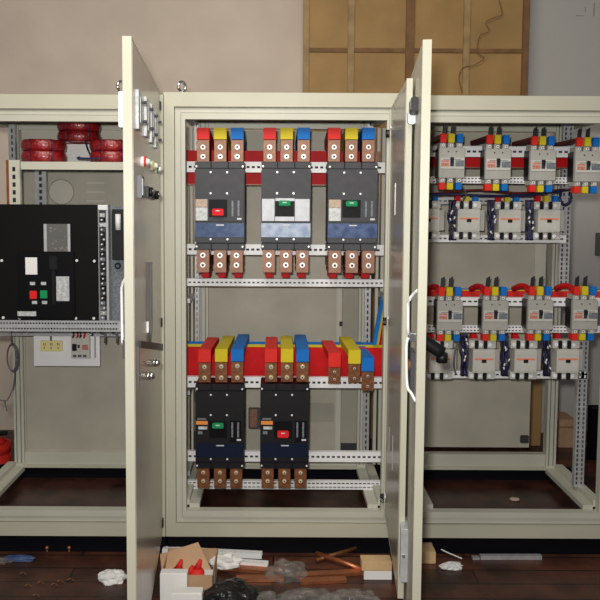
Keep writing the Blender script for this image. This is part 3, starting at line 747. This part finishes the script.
# long loose wires
def wire(pts, r, mt, label, O=None, cat='wire'):
    m = MB(); m.tube(pts, r, mt, 8, 6); o = m.build('loose_wire', None, origin=pts[0]); return tag(o, label, cat)
wire([P(427, 196, .24), P(445, 194, .24), P(470, 195, .23), P(500, 196, .23), P(530, 195, .24), P(560, 191, .25), P(573, 189, .26)], .006, 'wire', 'navy cable running level above the upper contactors')
wire([P(561, 191, .28), P(560, 200, .27), P(565, 205, .27), P(571, 200, .27), P(570, 192, .28)], .007, 'wire', 'looped end of navy cable beside the perforated strip')
wire([P(425, 195, .27), P(450, 192, .28), P(480, 190, .28), P(520, 193, .27), P(560, 190, .26), P(585, 188, .2)], .005, 'darkred', 'dark red cable stretched above the upper contactors')
wire([P(461, 186, .22), P(464, 189, .21), P(466, 195, .22), P(463, 201, .24)], .0035, 'wiregrey', 'thin grey lead curling by the first top breaker')
wire([P(458, 342, .14), P(455, 352, .13), P(454, 366, .14), P(456, 374, .16)], .004, 'wiregrey', 'thin grey lead hanging left of the first lower wire bundle')

# ================================================================== left cabinet contents
a = P(-30, 320, .05); b2 = P(97, 205, .05); O = Vector(((a.x+b2.x)/2, .05, a.z))
acb = empty('air_circuit_breaker', O); tag(acb, 'large black air circuit breaker with red and green push buttons', 'circuit breaker')
def ab(name, x0, y0, x1, y1, Yf, Yb, mt, bev=.001, par=None, extra=None):
    m = MB(); pbox(m, x0, y0, x1, y1, Yf, Yb, mt, bev)
    if extra: extra(m)
    return m.build(name, par or acb, origin=O)
ab('front_panel', -30, 205, 97, 320.3, .05, .056, 'panelblack', .001)
ab('breaker_body', -20, 209, 92, 318, .056, .33, 'bkblack', .004)
fr = ab('breaker_face', 18, 252, 74, 319, .036, .05, 'recess', .003)
def ex(m):
    rnd = random.Random(3)
    for k in range(26):
        x = rnd.uniform(48, 67); y = rnd.uniform(227, 249); pbox(m, x, y, x+rnd.uniform(1, 3), y+rnd.uniform(.8, 2.4), .043, .047, rnd.choice(['greylab', 'silverlab', 'copperd', 'tan', 'bkgrey']))
ab('relay_window', 44, 224, 70, 251, .047, .052, 'recess', .001, extra=ex)
ab('clear_cover', 44, 224, 70, 251.5, .036, .038, 'windowglass', 0); ab('cover_rail', 44, 224, 46.5, 251.5, .0345, .0355, 'galv', 0); ab('cover_rail', 67.8, 224, 70, 251.5, .0345, .0355, 'galv', 0)
ab('white_label', 25.5, 257.5, 37, 274.5, .034, .0357, 'paper', 0)
ab('rating_label', 56.5, 276.5, 69, 301, .034, .0357, 'silverlab', 0)
ab('maker_strip', 17.5, 311.5, 36, 316, .034, .0357, 'silverlab', 0)
ab('charging_lever', 49, 256, 57, 270, .020, .0357, 'bkblack', .004); ab('charging_lever', 52, 270, 55, 305, .028, .0357, 'bkblack', .003)
lab(ab('push_button', 29.5, 291, 36.5, 299, .028, .0357, 'handred', .002), 'red push button')
lab(ab('push_button', 40, 290.5, 47, 298.5, .028, .0357, 'handgreen', .002), 'green push button')
for x, y in ((30, 282), (41, 282), (32, 301), (42, 301)): ab('indicator_window', x, y, x+5, y+3, .033, .0357, 'silverlab', 0)
for x, y in ((2, 261.5), (77, 261.5), (94.5, 262), (3.5, 319-.5), (20, 319), (76, 319.2), (94, 319.2)):
    q = P(x, y-1, .05); MB().cyl((q.x, .05, q.z), (q.x, .045, q.z), .006, 'bolt', 10).build('panel_screw', acb, origin=O)
# terminal channel
a = P(102, 322, .10); tcn = empty('terminal_channel', a); O2 = a
tag(tcn, 'grey vertical channel packed with terminals beside the black breaker', 'terminal channel')
m = MB(); pbox(m, 97.5, 205, 108, 322, .14, .15, 'bkgrey'); pbox(m, 97.6, 205, 98.6, 322, .10, .14, 'galv'); pbox(m, 107, 205, 108, 322, .10, .14, 'galv'); m.build('channel', tcn, origin=O2)
m = MB(); pbox(m, 98, 205, 107, 210, .095, .12, 'white', .002); m.build('end_cap', tcn, origin=O2)
rnd = random.Random(5)
for k in range(22):
    y = 213+k*4.9; m = MB(); pbox(m, 99+rnd.uniform(0, 1.5), y, 106.5-rnd.uniform(0, 2.5), y+4.1, .102+rnd.uniform(0, .02), .139, rnd.choice(['bkblack', 'bkblack', 'greylab', 'bkgrey', 'galv']), .001)
    q = P(102+rnd.uniform(-1, 2), y+2, .1); m.cyl((q.x, .10, q.z), (q.x, .12, q.z), .004, 'bolt', 8); m.build('terminal', tcn, origin=O2)
a = P(112, 322, .12); dv = empty('relay_mounting_plate', a); tag(dv, 'grey upright plate carrying a black relay next to the door', 'mounting plate'); O2 = a
m = MB(); pbox(m, 108.5, 207, 124.5, 322, .155, .160, 'greylab'); m.build('plate', dv, origin=O2)
m = MB(); pbox(m, 112, 209.5, 124, 260, .10, .155, 'bkblack', .003); m.build('relay', dv, origin=O2)
q = P(118, 222, .09); m = MB(); m.cyl((q.x, .09, q.z-.035), (q.x, .09, q.z+.035), .012, 'white', 14); m.build('white_cylinder', dv, origin=O2)
q = P(117.5, 266, .14); MB().torus((q.x, .145, q.z), .011, .004, 'bkblack', 'Y').build('grommet', dv, origin=O2)
# wire coils on the shelf
def coil(px, Y, lvl, label):
    R = .098; h = .049; q = P(px, 150, Y); O = Vector((q.x, Y, SHZ+.001+lvl*(h+.001)))
    prof = [(0.045, 0), (R-.010, 0), (R, .006)]
    m = MB(); n = 40
    i1 = m._mi('coil'); rings = []
    zs = [j/8*h for j in range(9)]
    pr = [(.05, 0)]+[(R-.008+.008*math.sin(PI*min(1, max(0, z/h)))+(.0025 if j % 2 else 0), z) for j, z in enumerate(zs)]+[(.05, h)]
    for a in range(n):
        t = 2*PI*a/n; rings.append([m.bm.verts.new((q.x+p_*math.cos(t), Y+p_*math.sin(t), O.z+z)) for p_, z in pr])
    for a in range(n):
        A, B = rings[a], rings[(a+1) % n]
        for k in range(len(pr)):
            f = m.bm.faces.new((A[k], A[(k+1) % len(pr)], B[(k+1) % len(pr)], B[k])); f.material_index = i1; f.smooth = True
    o = m.build('wire_coil', None, origin=O); tag(o, label, 'wire coil', 'red wire coils on the shelf')
    for t in (-1.9, -.9):
        m = MB()
        c, s_ = math.cos(t), math.sin(t)
        m.tube([(q.x+.06*c, Y+.06*s_, O.z+.0), (q.x+(R+.001)*c, Y+(R+.001)*s_, O.z+.003), (q.x+(R+.004)*c, Y+(R+.004)*s_, O.z+h/2), (q.x+(R+.001)*c, Y+(R+.001)*s_, O.z+h-.003), (q.x+.06*c, Y+.06*s_, O.z+h)], .0022, 'coilw', 6)
        m.build('coil_tie', o, origin=O)
coil(44, .17, 0, 'red wire coil at the bottom of the left stack on the shelf'); coil(44, .17, 1, 'red wire coil on top of the left stack on the shelf')
coil(79.5, .285, 2, 'red wire coil, lower of the raised middle pair'); coil(79.5, .285, 3, 'red wire coil, upper of the raised middle pair')
coil(112, .17, 0, 'red wire coil at the bottom of the right stack by the door'); coil(112, .17, 1, 'red wire coil on top of the right stack by the door')
q = P(81, 150, .37); m = MB(); m.box(q.x-.085, q.x+.085, .33, .39, SHZ+.001, SHZ+.099, 'paper', .003); o = m.build('white_carton', None, origin=(q.x, .36, SHZ)); tag(o, 'white carton standing between the coils on the shelf', 'carton')
wire([P(80, 157, .10), P(78, 158, .09), P(95, 158.5, .08), P(110, 158.5, .08), P(119, 158, .09)], .004, 'wire', 'blue wire lying along the front of the shelf')
wire([P(85, 140, .22), P(88, 150, .2), P(92, 157, .15), P(96, 156, .15)], .004, 'wire', 'blue wire hanging from the middle coils')
# white plate with sockets
a = P(66, 366, .34); wp = empty('socket_panel', a); O2 = a; tag(wp, 'white panel with an ivory triple socket and a small breaker', 'socket panel')
m = MB(); pbox(m, 34, 328, 99.5, 366, .34, .345, 'white', .001); m.build('panel', wp, origin=O2)
m = MB(); pbox(m, 40, 341, 62, 351.5, .325, .34, 'yelsock', .002)
for x in (44, 51, 58): pbox(m, x-.8, 343, x-.2, 345.5, .3245, .3255, 'slot'); pbox(m, x+.8, 343, x+1.4, 345.5, .3245, .3255, 'slot'); pbox(m, x-.3, 347, x+.5, 349, .3245, .3255, 'slot')
m.build('triple_socket', wp, origin=O2)
m = MB(); m.tube([P(51, 327, .335), P(51, 341, .332)], .004, 'wiregrey', 6); m.build('lead', wp, origin=O2)
m = MB(); pbox(m, 71, 336, 89.5, 358.5, .30, .34, 'offwhite', .002); pbox(m, 72, 344, 76.5, 351, .296, .30, 'bkblack', .001); pbox(m, 82, 345, 88, 350, .296, .30, 'redlab', .001); pbox(m, 77.5, 345, 79.5, 348, .295, .30, 'bkblack')
for x in (73, 78, 83): pbox(m, x, 355, x+3.4, 357, .299, .3005, 'slot')
m.build('miniature_breaker', wp, origin=O2)
m = MB()
for x, c_ in ((73, 'wireblack'), (77, 'red'), (80, 'wireblack'), (84, 'red')): m.tube([P(x, 332, .32), P(x+1, 334, .30), P(x, 338, .305)], .006, c_, 7)
m.build('lead', wp, origin=O2)
m = MB(); pbox(m, 90.5, 333, 94, 359, .30, .34, 'white', .002); m.build('side_cover', wp, origin=O2)
# stub hooks below rail
for x in (105, 117):
    m = MB(); m.tube([P(x-5, 333, .2), P(x, 333.5, .2), P(x, 343, .2)], .005, 'wiregrey', 7, 2); o = m.build('hanging_rod', None, origin=P(x, 333, .2)); tag(o, 'thin dark rod hanging under the slotted rail, %s' % ('nearer the socket panel' if x < 110 else 'nearer the door'), 'rod', 'rods under the rail')
# hanging loop of cable on the left
m = MB(); c0 = P(12, 358, .30)
for k in range(3):
    pts = []
    for j in range(17):
        t = 2*PI*j/16; pts.append(c0+Vector(((.022+.003*k)*math.cos(t)*1., .006*k, .062*math.sin(t)*(1+.05*k))))
    m.tube(pts, .003, 'wiregrey', 6, 2)
m.tube([P(15, 372, .30), P(13, 388, .29), P(8, 399, .28), P(5, 402, .28), P(7, 411, .28)], .003, 'wiregrey', 6)
m.tube([P(5, 401, .28), P(-4, 399, .28)], .003, 'wiregrey', 6)
m.tube([P(11, 320, .30), P(12, 346, .30)], .003, 'wiregrey', 6)
o = m.build('cable_loop', None, origin=c0); tag(o, 'grey cable loop tied up and hanging at the left post', 'cable')
# things left outside through the open side
q = P(-2, 452, .9); m = MB(); m.cyl((q.x, .9, q.z), (q.x, .9, q.z+.06), .07, 'redbright', 24); m.cyl((q.x, .9, q.z+.06), (q.x, .9, q.z+.085), .05, 'redbright', 24, .02)
m.cyl((q.x, .9, .0), (q.x, .9, q.z-.001), .068, 'redbright', 24)
c1 = m.build('extinguisher', None, origin=(q.x, .9, 0)); tag(c1, 'orange red cylinder standing behind the left cabinet side', 'cylinder')
m = MB(); m.tube([P(-8, 436, .88), P(0, 433.5, .86), P(7, 433, .86)], .013, 'bkblack', 10); m.build('grip', c1, origin=(q.x, .9, 0))
# ================================================================== behind the cabinets
m = MB(); Y = 1.58
x0 = P(303, 50, Y).x; x1 = P(528, 50, Y).x; zb_ = .002; zt_ = 3.2
pr = empty('crate_panel', ((x0+x1)/2, Y, 0)); O2 = pr.location.copy(); tag(pr, 'tall plywood crate panel with battens leaning against the wall', 'wooden panel')
MB().box(x0, x1, Y, Y+.015, zb_, zt_, 'ply').build('plywood_sheet', pr, origin=O2)
for px, mt, w in ((305, 'plyl', .02), (351, 'plyl', .022), (410, 'plyd', .03), (466.5, 'plyl', .022), (527, 'plyd', .022)):
    x = P(px, 50, Y-.02).x; x = min(max(x, x0+w), x1-w); MB().box(x-w/1.1, x+w/1.1, Y-.022, Y, zb_, zt_, mt, .003).build('upright_batten', pr, origin=O2)
zc = P(400, 50, Y-.02).z; MB().box(x0+.03, x1-.03, Y-.012, Y, zc-.014, zc+.014, 'plyd', .003).build('cross_batten', pr, origin=O2)
wire([P(499, 0, 1.553), P(502, 14, 1.553), P(496, 17, 1.553), P(486, 22, 1.553), P(489, 31, 1.553), P(480, 36, 1.553), P(477, 52, 1.553), P(484, 58, 1.553), P(474, 65, 1.553), P(463, 68, 1.553), P(459, 78, 1.553), P(462, 92, 1.553)], .003, 'plyd', 'thin brown wire dangling over the plywood crate panel')
# boxes seen through the open side of the right cabinet
q = P(562, 428, 1.5); s = (1.5+D0)/F
m = MB(); m.box(q.x-.055, q.x+.06, 1.42, 1.6, 0, P(562, 416, 1.5).z, 'card', .003); m.box(q.x-.055, q.x+.06, 1.415, 1.42, P(562, 416, 1.5).z-.05, P(562, 416, 1.5).z-.045, 'plyd'); o = m.build('cardboard_box', None, origin=(q.x, 1.5, 0)); tag(o, 'brown cardboard box behind the right cabinet', 'box')
q = P(576, 432, 1.5)
m = MB(); m.box(q.x-.03, q.x+.04, 1.42, 1.58, 0, P(576, 426, 1.5).z, 'tan', .003); m.box(q.x-.03, q.x+.04, 1.416, 1.42, .02, .03, 'card'); o = m.build('small_carton', None, origin=(q.x, 1.5, 0)); tag(o, 'low beige carton beside the brown cardboard box', 'box')
q = P(600, 430, 1.2); m = MB(); m.box(P(590.5, 430, 1.2).x, q.x+.5, 1.2, 1.25, 0, P(600, 407, 1.2).z, 'plinth', .004); m.box(P(590.5, 430, 1.2).x-.0, q.x+.5, 1.19, 1.2, P(600, 407, 1.2).z-.012, P(600, 407, 1.2).z, 'bkblack', .002)
o = m.build('dark_board', None, origin=(q.x, 1.2, 0)); tag(o, 'dark board standing behind the right edge of the right cabinet', 'board')
a = P(525.5, 438, 1.45); b2 = P(543, 360, 1.45)
m = MB(); m.box(a.x, b2.x, 1.45, 1.47, .001, b2.z, 'ply', .002); m.box(a.x, a.x+.02, 1.43, 1.45, .001, b2.z-.3, 'plyd', .002)
o = m.build('wooden_board', None, origin=((a.x+b2.x)/2, 1.45, 0)); tag(o, 'brown wooden board standing behind the right cabinet back sheet', 'board')
a = P(597, 256, 1.68); b2 = P(612, 233, 1.68)
m = MB(); m.box(a.x, b2.x, 1.68, 1.719, a.z, b2.z, 'wiregrey', .004); m.box(a.x+.02, b2.x-.02, 1.675, 1.68, a.z+.03, b2.z-.03, 'bkgrey', .002)
o = m.build('wall_box', None, origin=((a.x+b2.x)/2, 1.7, (a.z+b2.z)/2)); tag(o, 'dark grey box on the wall at the right edge of the photo', 'wall box')
# ================================================================== floor litter
def litter(name, label, cat, fn, O, group=None):
    m = MB(); fn(m); o = m.build(name, None, origin=O); return tag(o, label, cat, group)
def crumple(m, c, R, mt, sc=(1, 1, .6), seed=1, n=3, amp=.35):
    i = m._mi(mt); rnd = random.Random(seed)
    ret = bmesh.ops.create_icosphere(m.bm, subdivisions=n, radius=R)
    ph = [(Vector((rnd.uniform(-1, 1), rnd.uniform(-1, 1), rnd.uniform(-1, 1)))*rnd.uniform(20, 70)/ (R*10), rnd.uniform(0, 6)) for _ in range(9)]
    for v in ret['verts']:
        d = v.co.normalized(); h = 1+amp*sum(abs(math.sin(p[0].dot(v.co)+p[1]))-.6 for p in ph)/4
        v.co = Vector((d.x*R*h*sc[0], d.y*R*h*sc[1], max(-.0, d.z*R*h*sc[2]+R*sc[2]*.5)))+Vector(c)
    for f in set(f for v in ret['verts'] for f in v.link_faces): f.material_index = i; f.smooth = (mt == 'bagclear')
def slab(m, p0, p1, w, z0, h, mt, bev=.001):
    """bar lying on the floor from p0 to p1"""
    a = Vector((p0.x, p0.y, 0)); b2 = Vector((p1.x, p1.y, 0)); d = (b2-a).normalized(); n = Vector((-d.y, d.x, 0))*w/2
    u = Vector((0, 0, 1))
    m.hexa([a-n+u*z0, b2-n+u*z0, b2+n+u*z0, a+n+u*z0, a-n+u*(z0+h), b2-n+u*(z0+h), b2+n+u*(z0+h), a+n+u*(z0+h)], mt)
# slotted rails lying in front of the plinth
def flat_rail(p0, p1, z, label):
    L = (p1-p0).length; ang = math.atan2(p1.y-p0.y, p1.x-p0.x)
    T = Matrix.Translation((p0.x, p0.y, z)) @ Matrix.Rotation(ang, 4, 'Z')
    T = T @ Matrix.Rotation(-PI/2, 4, 'X'); m = MB(T); m.rail(0, L, -.015, .015, 0, rows=1, pitch=.028, slot=.017, m='white', depth=.022, sh=.009); o = m.build('slotted_rail', None, origin=p0); tag(o, label, 'mounting rail', 'slotted rails on the floor')
flat_rail(G(163, 553, .0), G(262, 558, .0), .025, 'white slotted rail lying on the floor, rear of the two by the box')
flat_rail(G(200, 563, .0), G(268, 568, .0), .025, 'white slotted rail lying on the floor, front of the two behind the bag')
# open carton with red things
g0 = G(163, 604); 
def carton():
    c = G(186, 600); r = empty('open_carton', (c.x, c.y, 0)); tag(r, 'open brown cardboard carton with raised flap and red pieces inside', 'carton'); O = r.location.copy()
    X0, X1 = P(160, 590, c.y).x, P(213, 590, c.y).x; Yn, Yf = c.y+.02, c.y+.22; h = .10
    m = MB(); m.box(X0, X1, Yf-.004, Yf, 0, h, 'card'); m.box(X0, X0+.004, Yn, Yf, 0, h, 'card'); m.box(X1-.004, X1, Yn, Yf, 0, h, 'card'); m.box(X0, X1, Yn, Yn+.004, 0, h*.9, 'card'); m.box(X0, X1, Yn, Yf, 0, .004, 'card')
    m.build('carton_body', r, origin=O)
    a, b2, c2, d = P(160, 555, Yf-.05), P(198, 543, Yf-.03), P(211, 570, Yf-.12), P(162, 574, Yf-.12)
    t = Vector((0, .004, .002)); m = MB(); m.hexa([d, c2, b2, a, d+t, c2+t, b2+t, a+t], 'card'); m.build('flap', r, origin=O)
    return r
carton()
def redbits(px, py, Y, k):
    c = P(px, py, Y)
    def fn(m): m.sph(c, .030, 'redbright', (1, 1, .8)); m.cyl(c+Vector((0, 0, .015)), c+Vector((.014, 0, .055)), .016, 'redbright', 12, .006)
    litter('red_cap', 'round red cap inside the open carton, '+k, 'cap', fn, c, 'red caps in the carton')
cy = G(186, 600).y
redbits(178, 573, cy+.045, 'left one'); redbits(197, 573, cy+.05, 'right one beside the flap'); redbits(189, 579, cy+.05, 'lowest one in the middle')
# white boxes
def wb(px0, py0, px1, py1, Y, dep, lbl, mt='paper'):
    a = P(px0, py1, Y); b2 = P(px1, py0, Y); z1 = b2.z
    def fn(m): m.box(a.x, b2.x, Y, Y+dep, .0015, z1, mt, .002); m.box(a.x+.004, b2.x-.004, Y+.004, Y+dep-.004, z1, z1+.0015, mt)
    litter('white_box', lbl, 'box', fn, ((a.x+b2.x)/2, Y, 0), 'white boxes by the carton')
wb(160, 574, 187, 600, cy-.03, .04, 'white flat box standing in front of the brown carton')
wb(171, 594, 202, 606, cy-.10, .05, 'low white box nearest the camera under the door edge')
wb(190, 576, 214, 600, cy+.04, .05, 'white box half buried under the black bag')
# dark metal hook on carton
litter('metal_strap', 'dark metal strap with a hole lying on the carton flap', 'strap', lambda m: (m.tube([P(184, 556, cy+.17), P(195, 561, cy+.16), P(208, 564, cy+.15), P(214, 572, cy+.14)], .006, 'bkgrey', 8), m.torus(P(183, 556, cy+.17), .01, .004, 'bkgrey', 'Y')), P(190, 560, cy+.16))
c = G(231, 604); litter('plastic_bag', 'crumpled black plastic bag on the floor beside the carton', 'bag', lambda m: crumple(m, (c.x, c.y-.02, 0), .098, 'bagblack', (1, .8, .66), 4, 4, .3), c)
c = G(225, 571); litter('crumpled_packet', 'crumpled white plastic packet between rails and bag', 'packet', lambda m: (crumple(m, (c.x, c.y, .02), .05, 'paper', (1.2, .6, .75), 9, 3, .6),), c)
# copper bars
for k, (a, b2, z, lbl) in enumerate((((214, 568), (282, 573), .0, 'copper bar poking out right of the slotted rails'), ((236, 580), (284, 580), .0, 'short copper bar beside the black bag'), ((296, 577), (368, 573), .0, 'long copper bar left of the wood block'), ((300, 583), (346, 581), .0, 'copper bar partly under clear plastic'))):
    p0, p1 = G(*a), G(*b2); litter('copper_bar', lbl, 'copper bar', lambda m: slab(m, p0, p1, .035, .001, .012, 'copperbar'), (p0+p1)/2, 'copper bars on the floor')
p0, p1 = G(316, 560), G(372, 575); litter('copper_rod', 'copper rod slanting towards the wood block', 'copper rod', lambda m: m.tube([p0+Vector((0, 0, .03)), p1+Vector((0, 0, .012))], .011, 'copperbar', 10, 1), p0)
p0, p1 = G(316, 562), G(360, 547); litter('dark_rod', 'thin dark rod reaching back under the cabinet front', 'rod', lambda m: m.tube([p0+Vector((0, -.02, .02)), P(356, 548, .02)], .008, 'copperd', 10, 1), p0)
# clear plastic bags
for k, (px, py, R, sc, lbl) in enumerate(((286, 580, .06, (1.3, .5, .9), 'clear plastic bag standing upright behind the litter'), (308, 604, .085, (1.4, .6, .4), 'crumpled clear plastic bag in front of the copper bars'), (352, 603, .075, (1.3, .6, .4), 'crumpled clear plastic wrap left of the inner leaf'), (266, 602, .05, (1., .8, .4), 'small clear plastic bag against the black bag'))):
    c = G(px, py); litter('clear_bag', lbl, 'plastic bag', lambda m: crumple(m, (c.x, c.y, 0), R, 'bagclear', sc, 20+k, 4, .5), c)
# wood blocks
def wood(px0, py0, px1, py1, dep, lbl, mt2=None):
    a = G(px0, py1); b2 = P(px1, py0, a.y)
    def fn(m):
        hh = b2.z
        if mt2: m.box(a.x, b2.x, a.y, a.y+dep, .001, hh*.48, 'paper', .001); m.box(a.x-.01, b2.x, a.y, a.y+dep, hh*.5, hh, 'wood', .002)
        else: m.box(a.x, b2.x, a.y, a.y+dep, .001, hh, 'wood', .002)
    litter('wood_block', lbl, 'wood block', fn, a)
wood(364, 562, 392, 580, .06, 'pine block lying on a white box left of the inner door leaf', 1)
wood(415, 552, 436, 564, .09, 'pine block on the floor right of the open door edge')
c = G(451, 568); litter('paper_scrap', 'small crumpled paper scrap right of the pine block', 'paper scrap', lambda m: crumple(m, (c.x, c.y, 0), .028, 'paper', (1.6, .8, .6), 41, 3, .5), c)
c = G(112, 581); litter('paper_scrap', 'crumpled white tissue on the brown floor left of the door', 'paper scrap', lambda m: crumple(m, (c.x, c.y, 0), .036, 'paper', (1.5, .9, .8), 42, 3, .6), c)
c = G(20, 560); litter('plastic_scrap', 'bluish plastic scrap on the floor at the left edge', 'plastic scrap', lambda m: (crumple(m, (c.x, c.y, 0), .03, 'midplate', (2., .7, .45), 43, 3, .5), crumple(m, (c.x-.08, c.y-.02, 0), .03, 'bagclear', (1.8, .8, .4), 44, 3, .5)), c)
p0, p1 = G(480, 559), G(541, 559); litter('metal_strip', 'grey flat metal strip on the floor before the right plinth', 'metal strip', lambda m: (slab(m, p0, p1, .02, .001, .018, 'galv'), slab(m, p0-Vector((.035, 0, 0)), p0-Vector((.005, 0, 0)), .02, .001, .010, 'galv')), p0)
wire([G(420, 545)+Vector((0, -.02, .06)), G(440, 553)+Vector((0, 0, .02)), G(462, 560)+Vector((0, 0, .006))], .003, 'white', 'thin white string trailing from the pine block')
rnd = random.Random(11)
for k, (px, py) in enumerate(((28, 587), (40, 584), (52, 586), (60, 583), (70, 581), (35, 597), (24, 575))):
    c = G(px, py); c.x += rnd.uniform(-.01, .01)
    litter('copper_shaving', 'small bright copper shaving on the brown floor at left', 'shaving', lambda m: (m.tube([c+Vector((-.014, 0, .004)), c+Vector((0, .006, .008)), c+Vector((.016, -.003, .004))], .0022, 'copperd', 6)), c, 'copper shavings at left')
for k, (px, py) in enumerate(((47.5, 547), (69.5, 547))):
    c = P(px, py, .025); q = G(px, 556)
    litter('copper_stud', 'short copper stud standing against the black plinth, %s' % ('left of the pair' if k == 0 else 'right of the pair'), 'stud', lambda m: (m.cyl((c.x, .018, .001), (c.x, .018, c.z-.01), .005, 'copperd', 8), m.sph((c.x, .018, c.z), .009, 'copperbar')), (c.x, .018, 0), 'copper studs')
for k, (px, py, R) in enumerate(((515, 487, .025), (500, 497, .02))):
    c = P(px, py, .25 if k == 0 else .12); z = .153
    litter('scrap_piece', 'tan scrap lying on the cabinet base, %s' % ('farther back' if k == 0 else 'nearer the front'), 'scrap', lambda m: crumple(m, (c.x, c.y, z), R*.7, 'tan', (1.4, .9, .5), 60+k, 2, .5), (c.x, c.y, z), 'scraps on the right base sheet')
# writing marks on the wall top right
m = MB(); q = lambda x, y: P(x, y, 1.716)
for (x0, y0, x1, y1) in ((576, 15.2, 584, 16.0), (593.5, 3, 595, 16), (585, 7, 586, 12)):
    a, b2 = q(x0, y1), q(x1, y0); m.box(a.x, b2.x, 1.7175, 1.7195, a.z, b2.z, 'backp2')
o = m.build('wall_marking', None, origin=q(585, 10)); tag(o, 'faint dark pencil strokes on the wall at top right', 'marking')
# ================================================================== light and camera
w = bpy.data.worlds.new('room_air'); bpy.context.scene.world = w; w.use_nodes = True
w.node_tree.nodes['Background'].inputs[0].default_value = (.95, .93, 1., 1); w.node_tree.nodes['Background'].inputs[1].default_value = .13
def area(name, loc, target, size, e, col, sy=None):
    l = bpy.data.lights.new(name, 'AREA'); l.energy = e; l.color = col; l.size = size
    if sy: l.shape = 'RECTANGLE'; l.size_y = sy
    o = bpy.data.objects.new(name, l); C.objects.link(o); o.location = loc
    o.rotation_euler = (Vector(target)-Vector(loc)).to_track_quat('-Z', 'Y').to_euler(); return o
area('ceiling_lamp', (-.3, -1.6, 3.3), (0, .3, 1.0), 1.8, 50, (1, .94, .84), .9)
area('camera_flash', (-.06, -D0-.02, CAMZ+.10), (0, 0, 1.25), .07, 56, (1, .97, .93))
sc = bpy.context.scene
cam = bpy.data.cameras.new('camera'); co = bpy.data.objects.new('camera', cam); C.objects.link(co); sc.camera = co
cam.sensor_width = 36; cam.lens = F*36/600; cam.sensor_fit = 'HORIZONTAL'
cam.shift_x = (300-CX)/600; cam.shift_y = -(300-CY)/600
co.matrix_world = Matrix(((_r.x, _u.x, -_f.x, 0), (_r.y, _u.y, -_f.y, -D0), (_r.z, _u.z, -_f.z, CAMZ), (0, 0, 0, 1)))
cam.clip_start = .05
sc.view_settings.view_transform = 'Standard'; sc.view_settings.look = 'None'; sc.view_settings.gamma = 1; sc.view_settings.use_curve_mapping = False
sc.view_settings.exposure = 0.
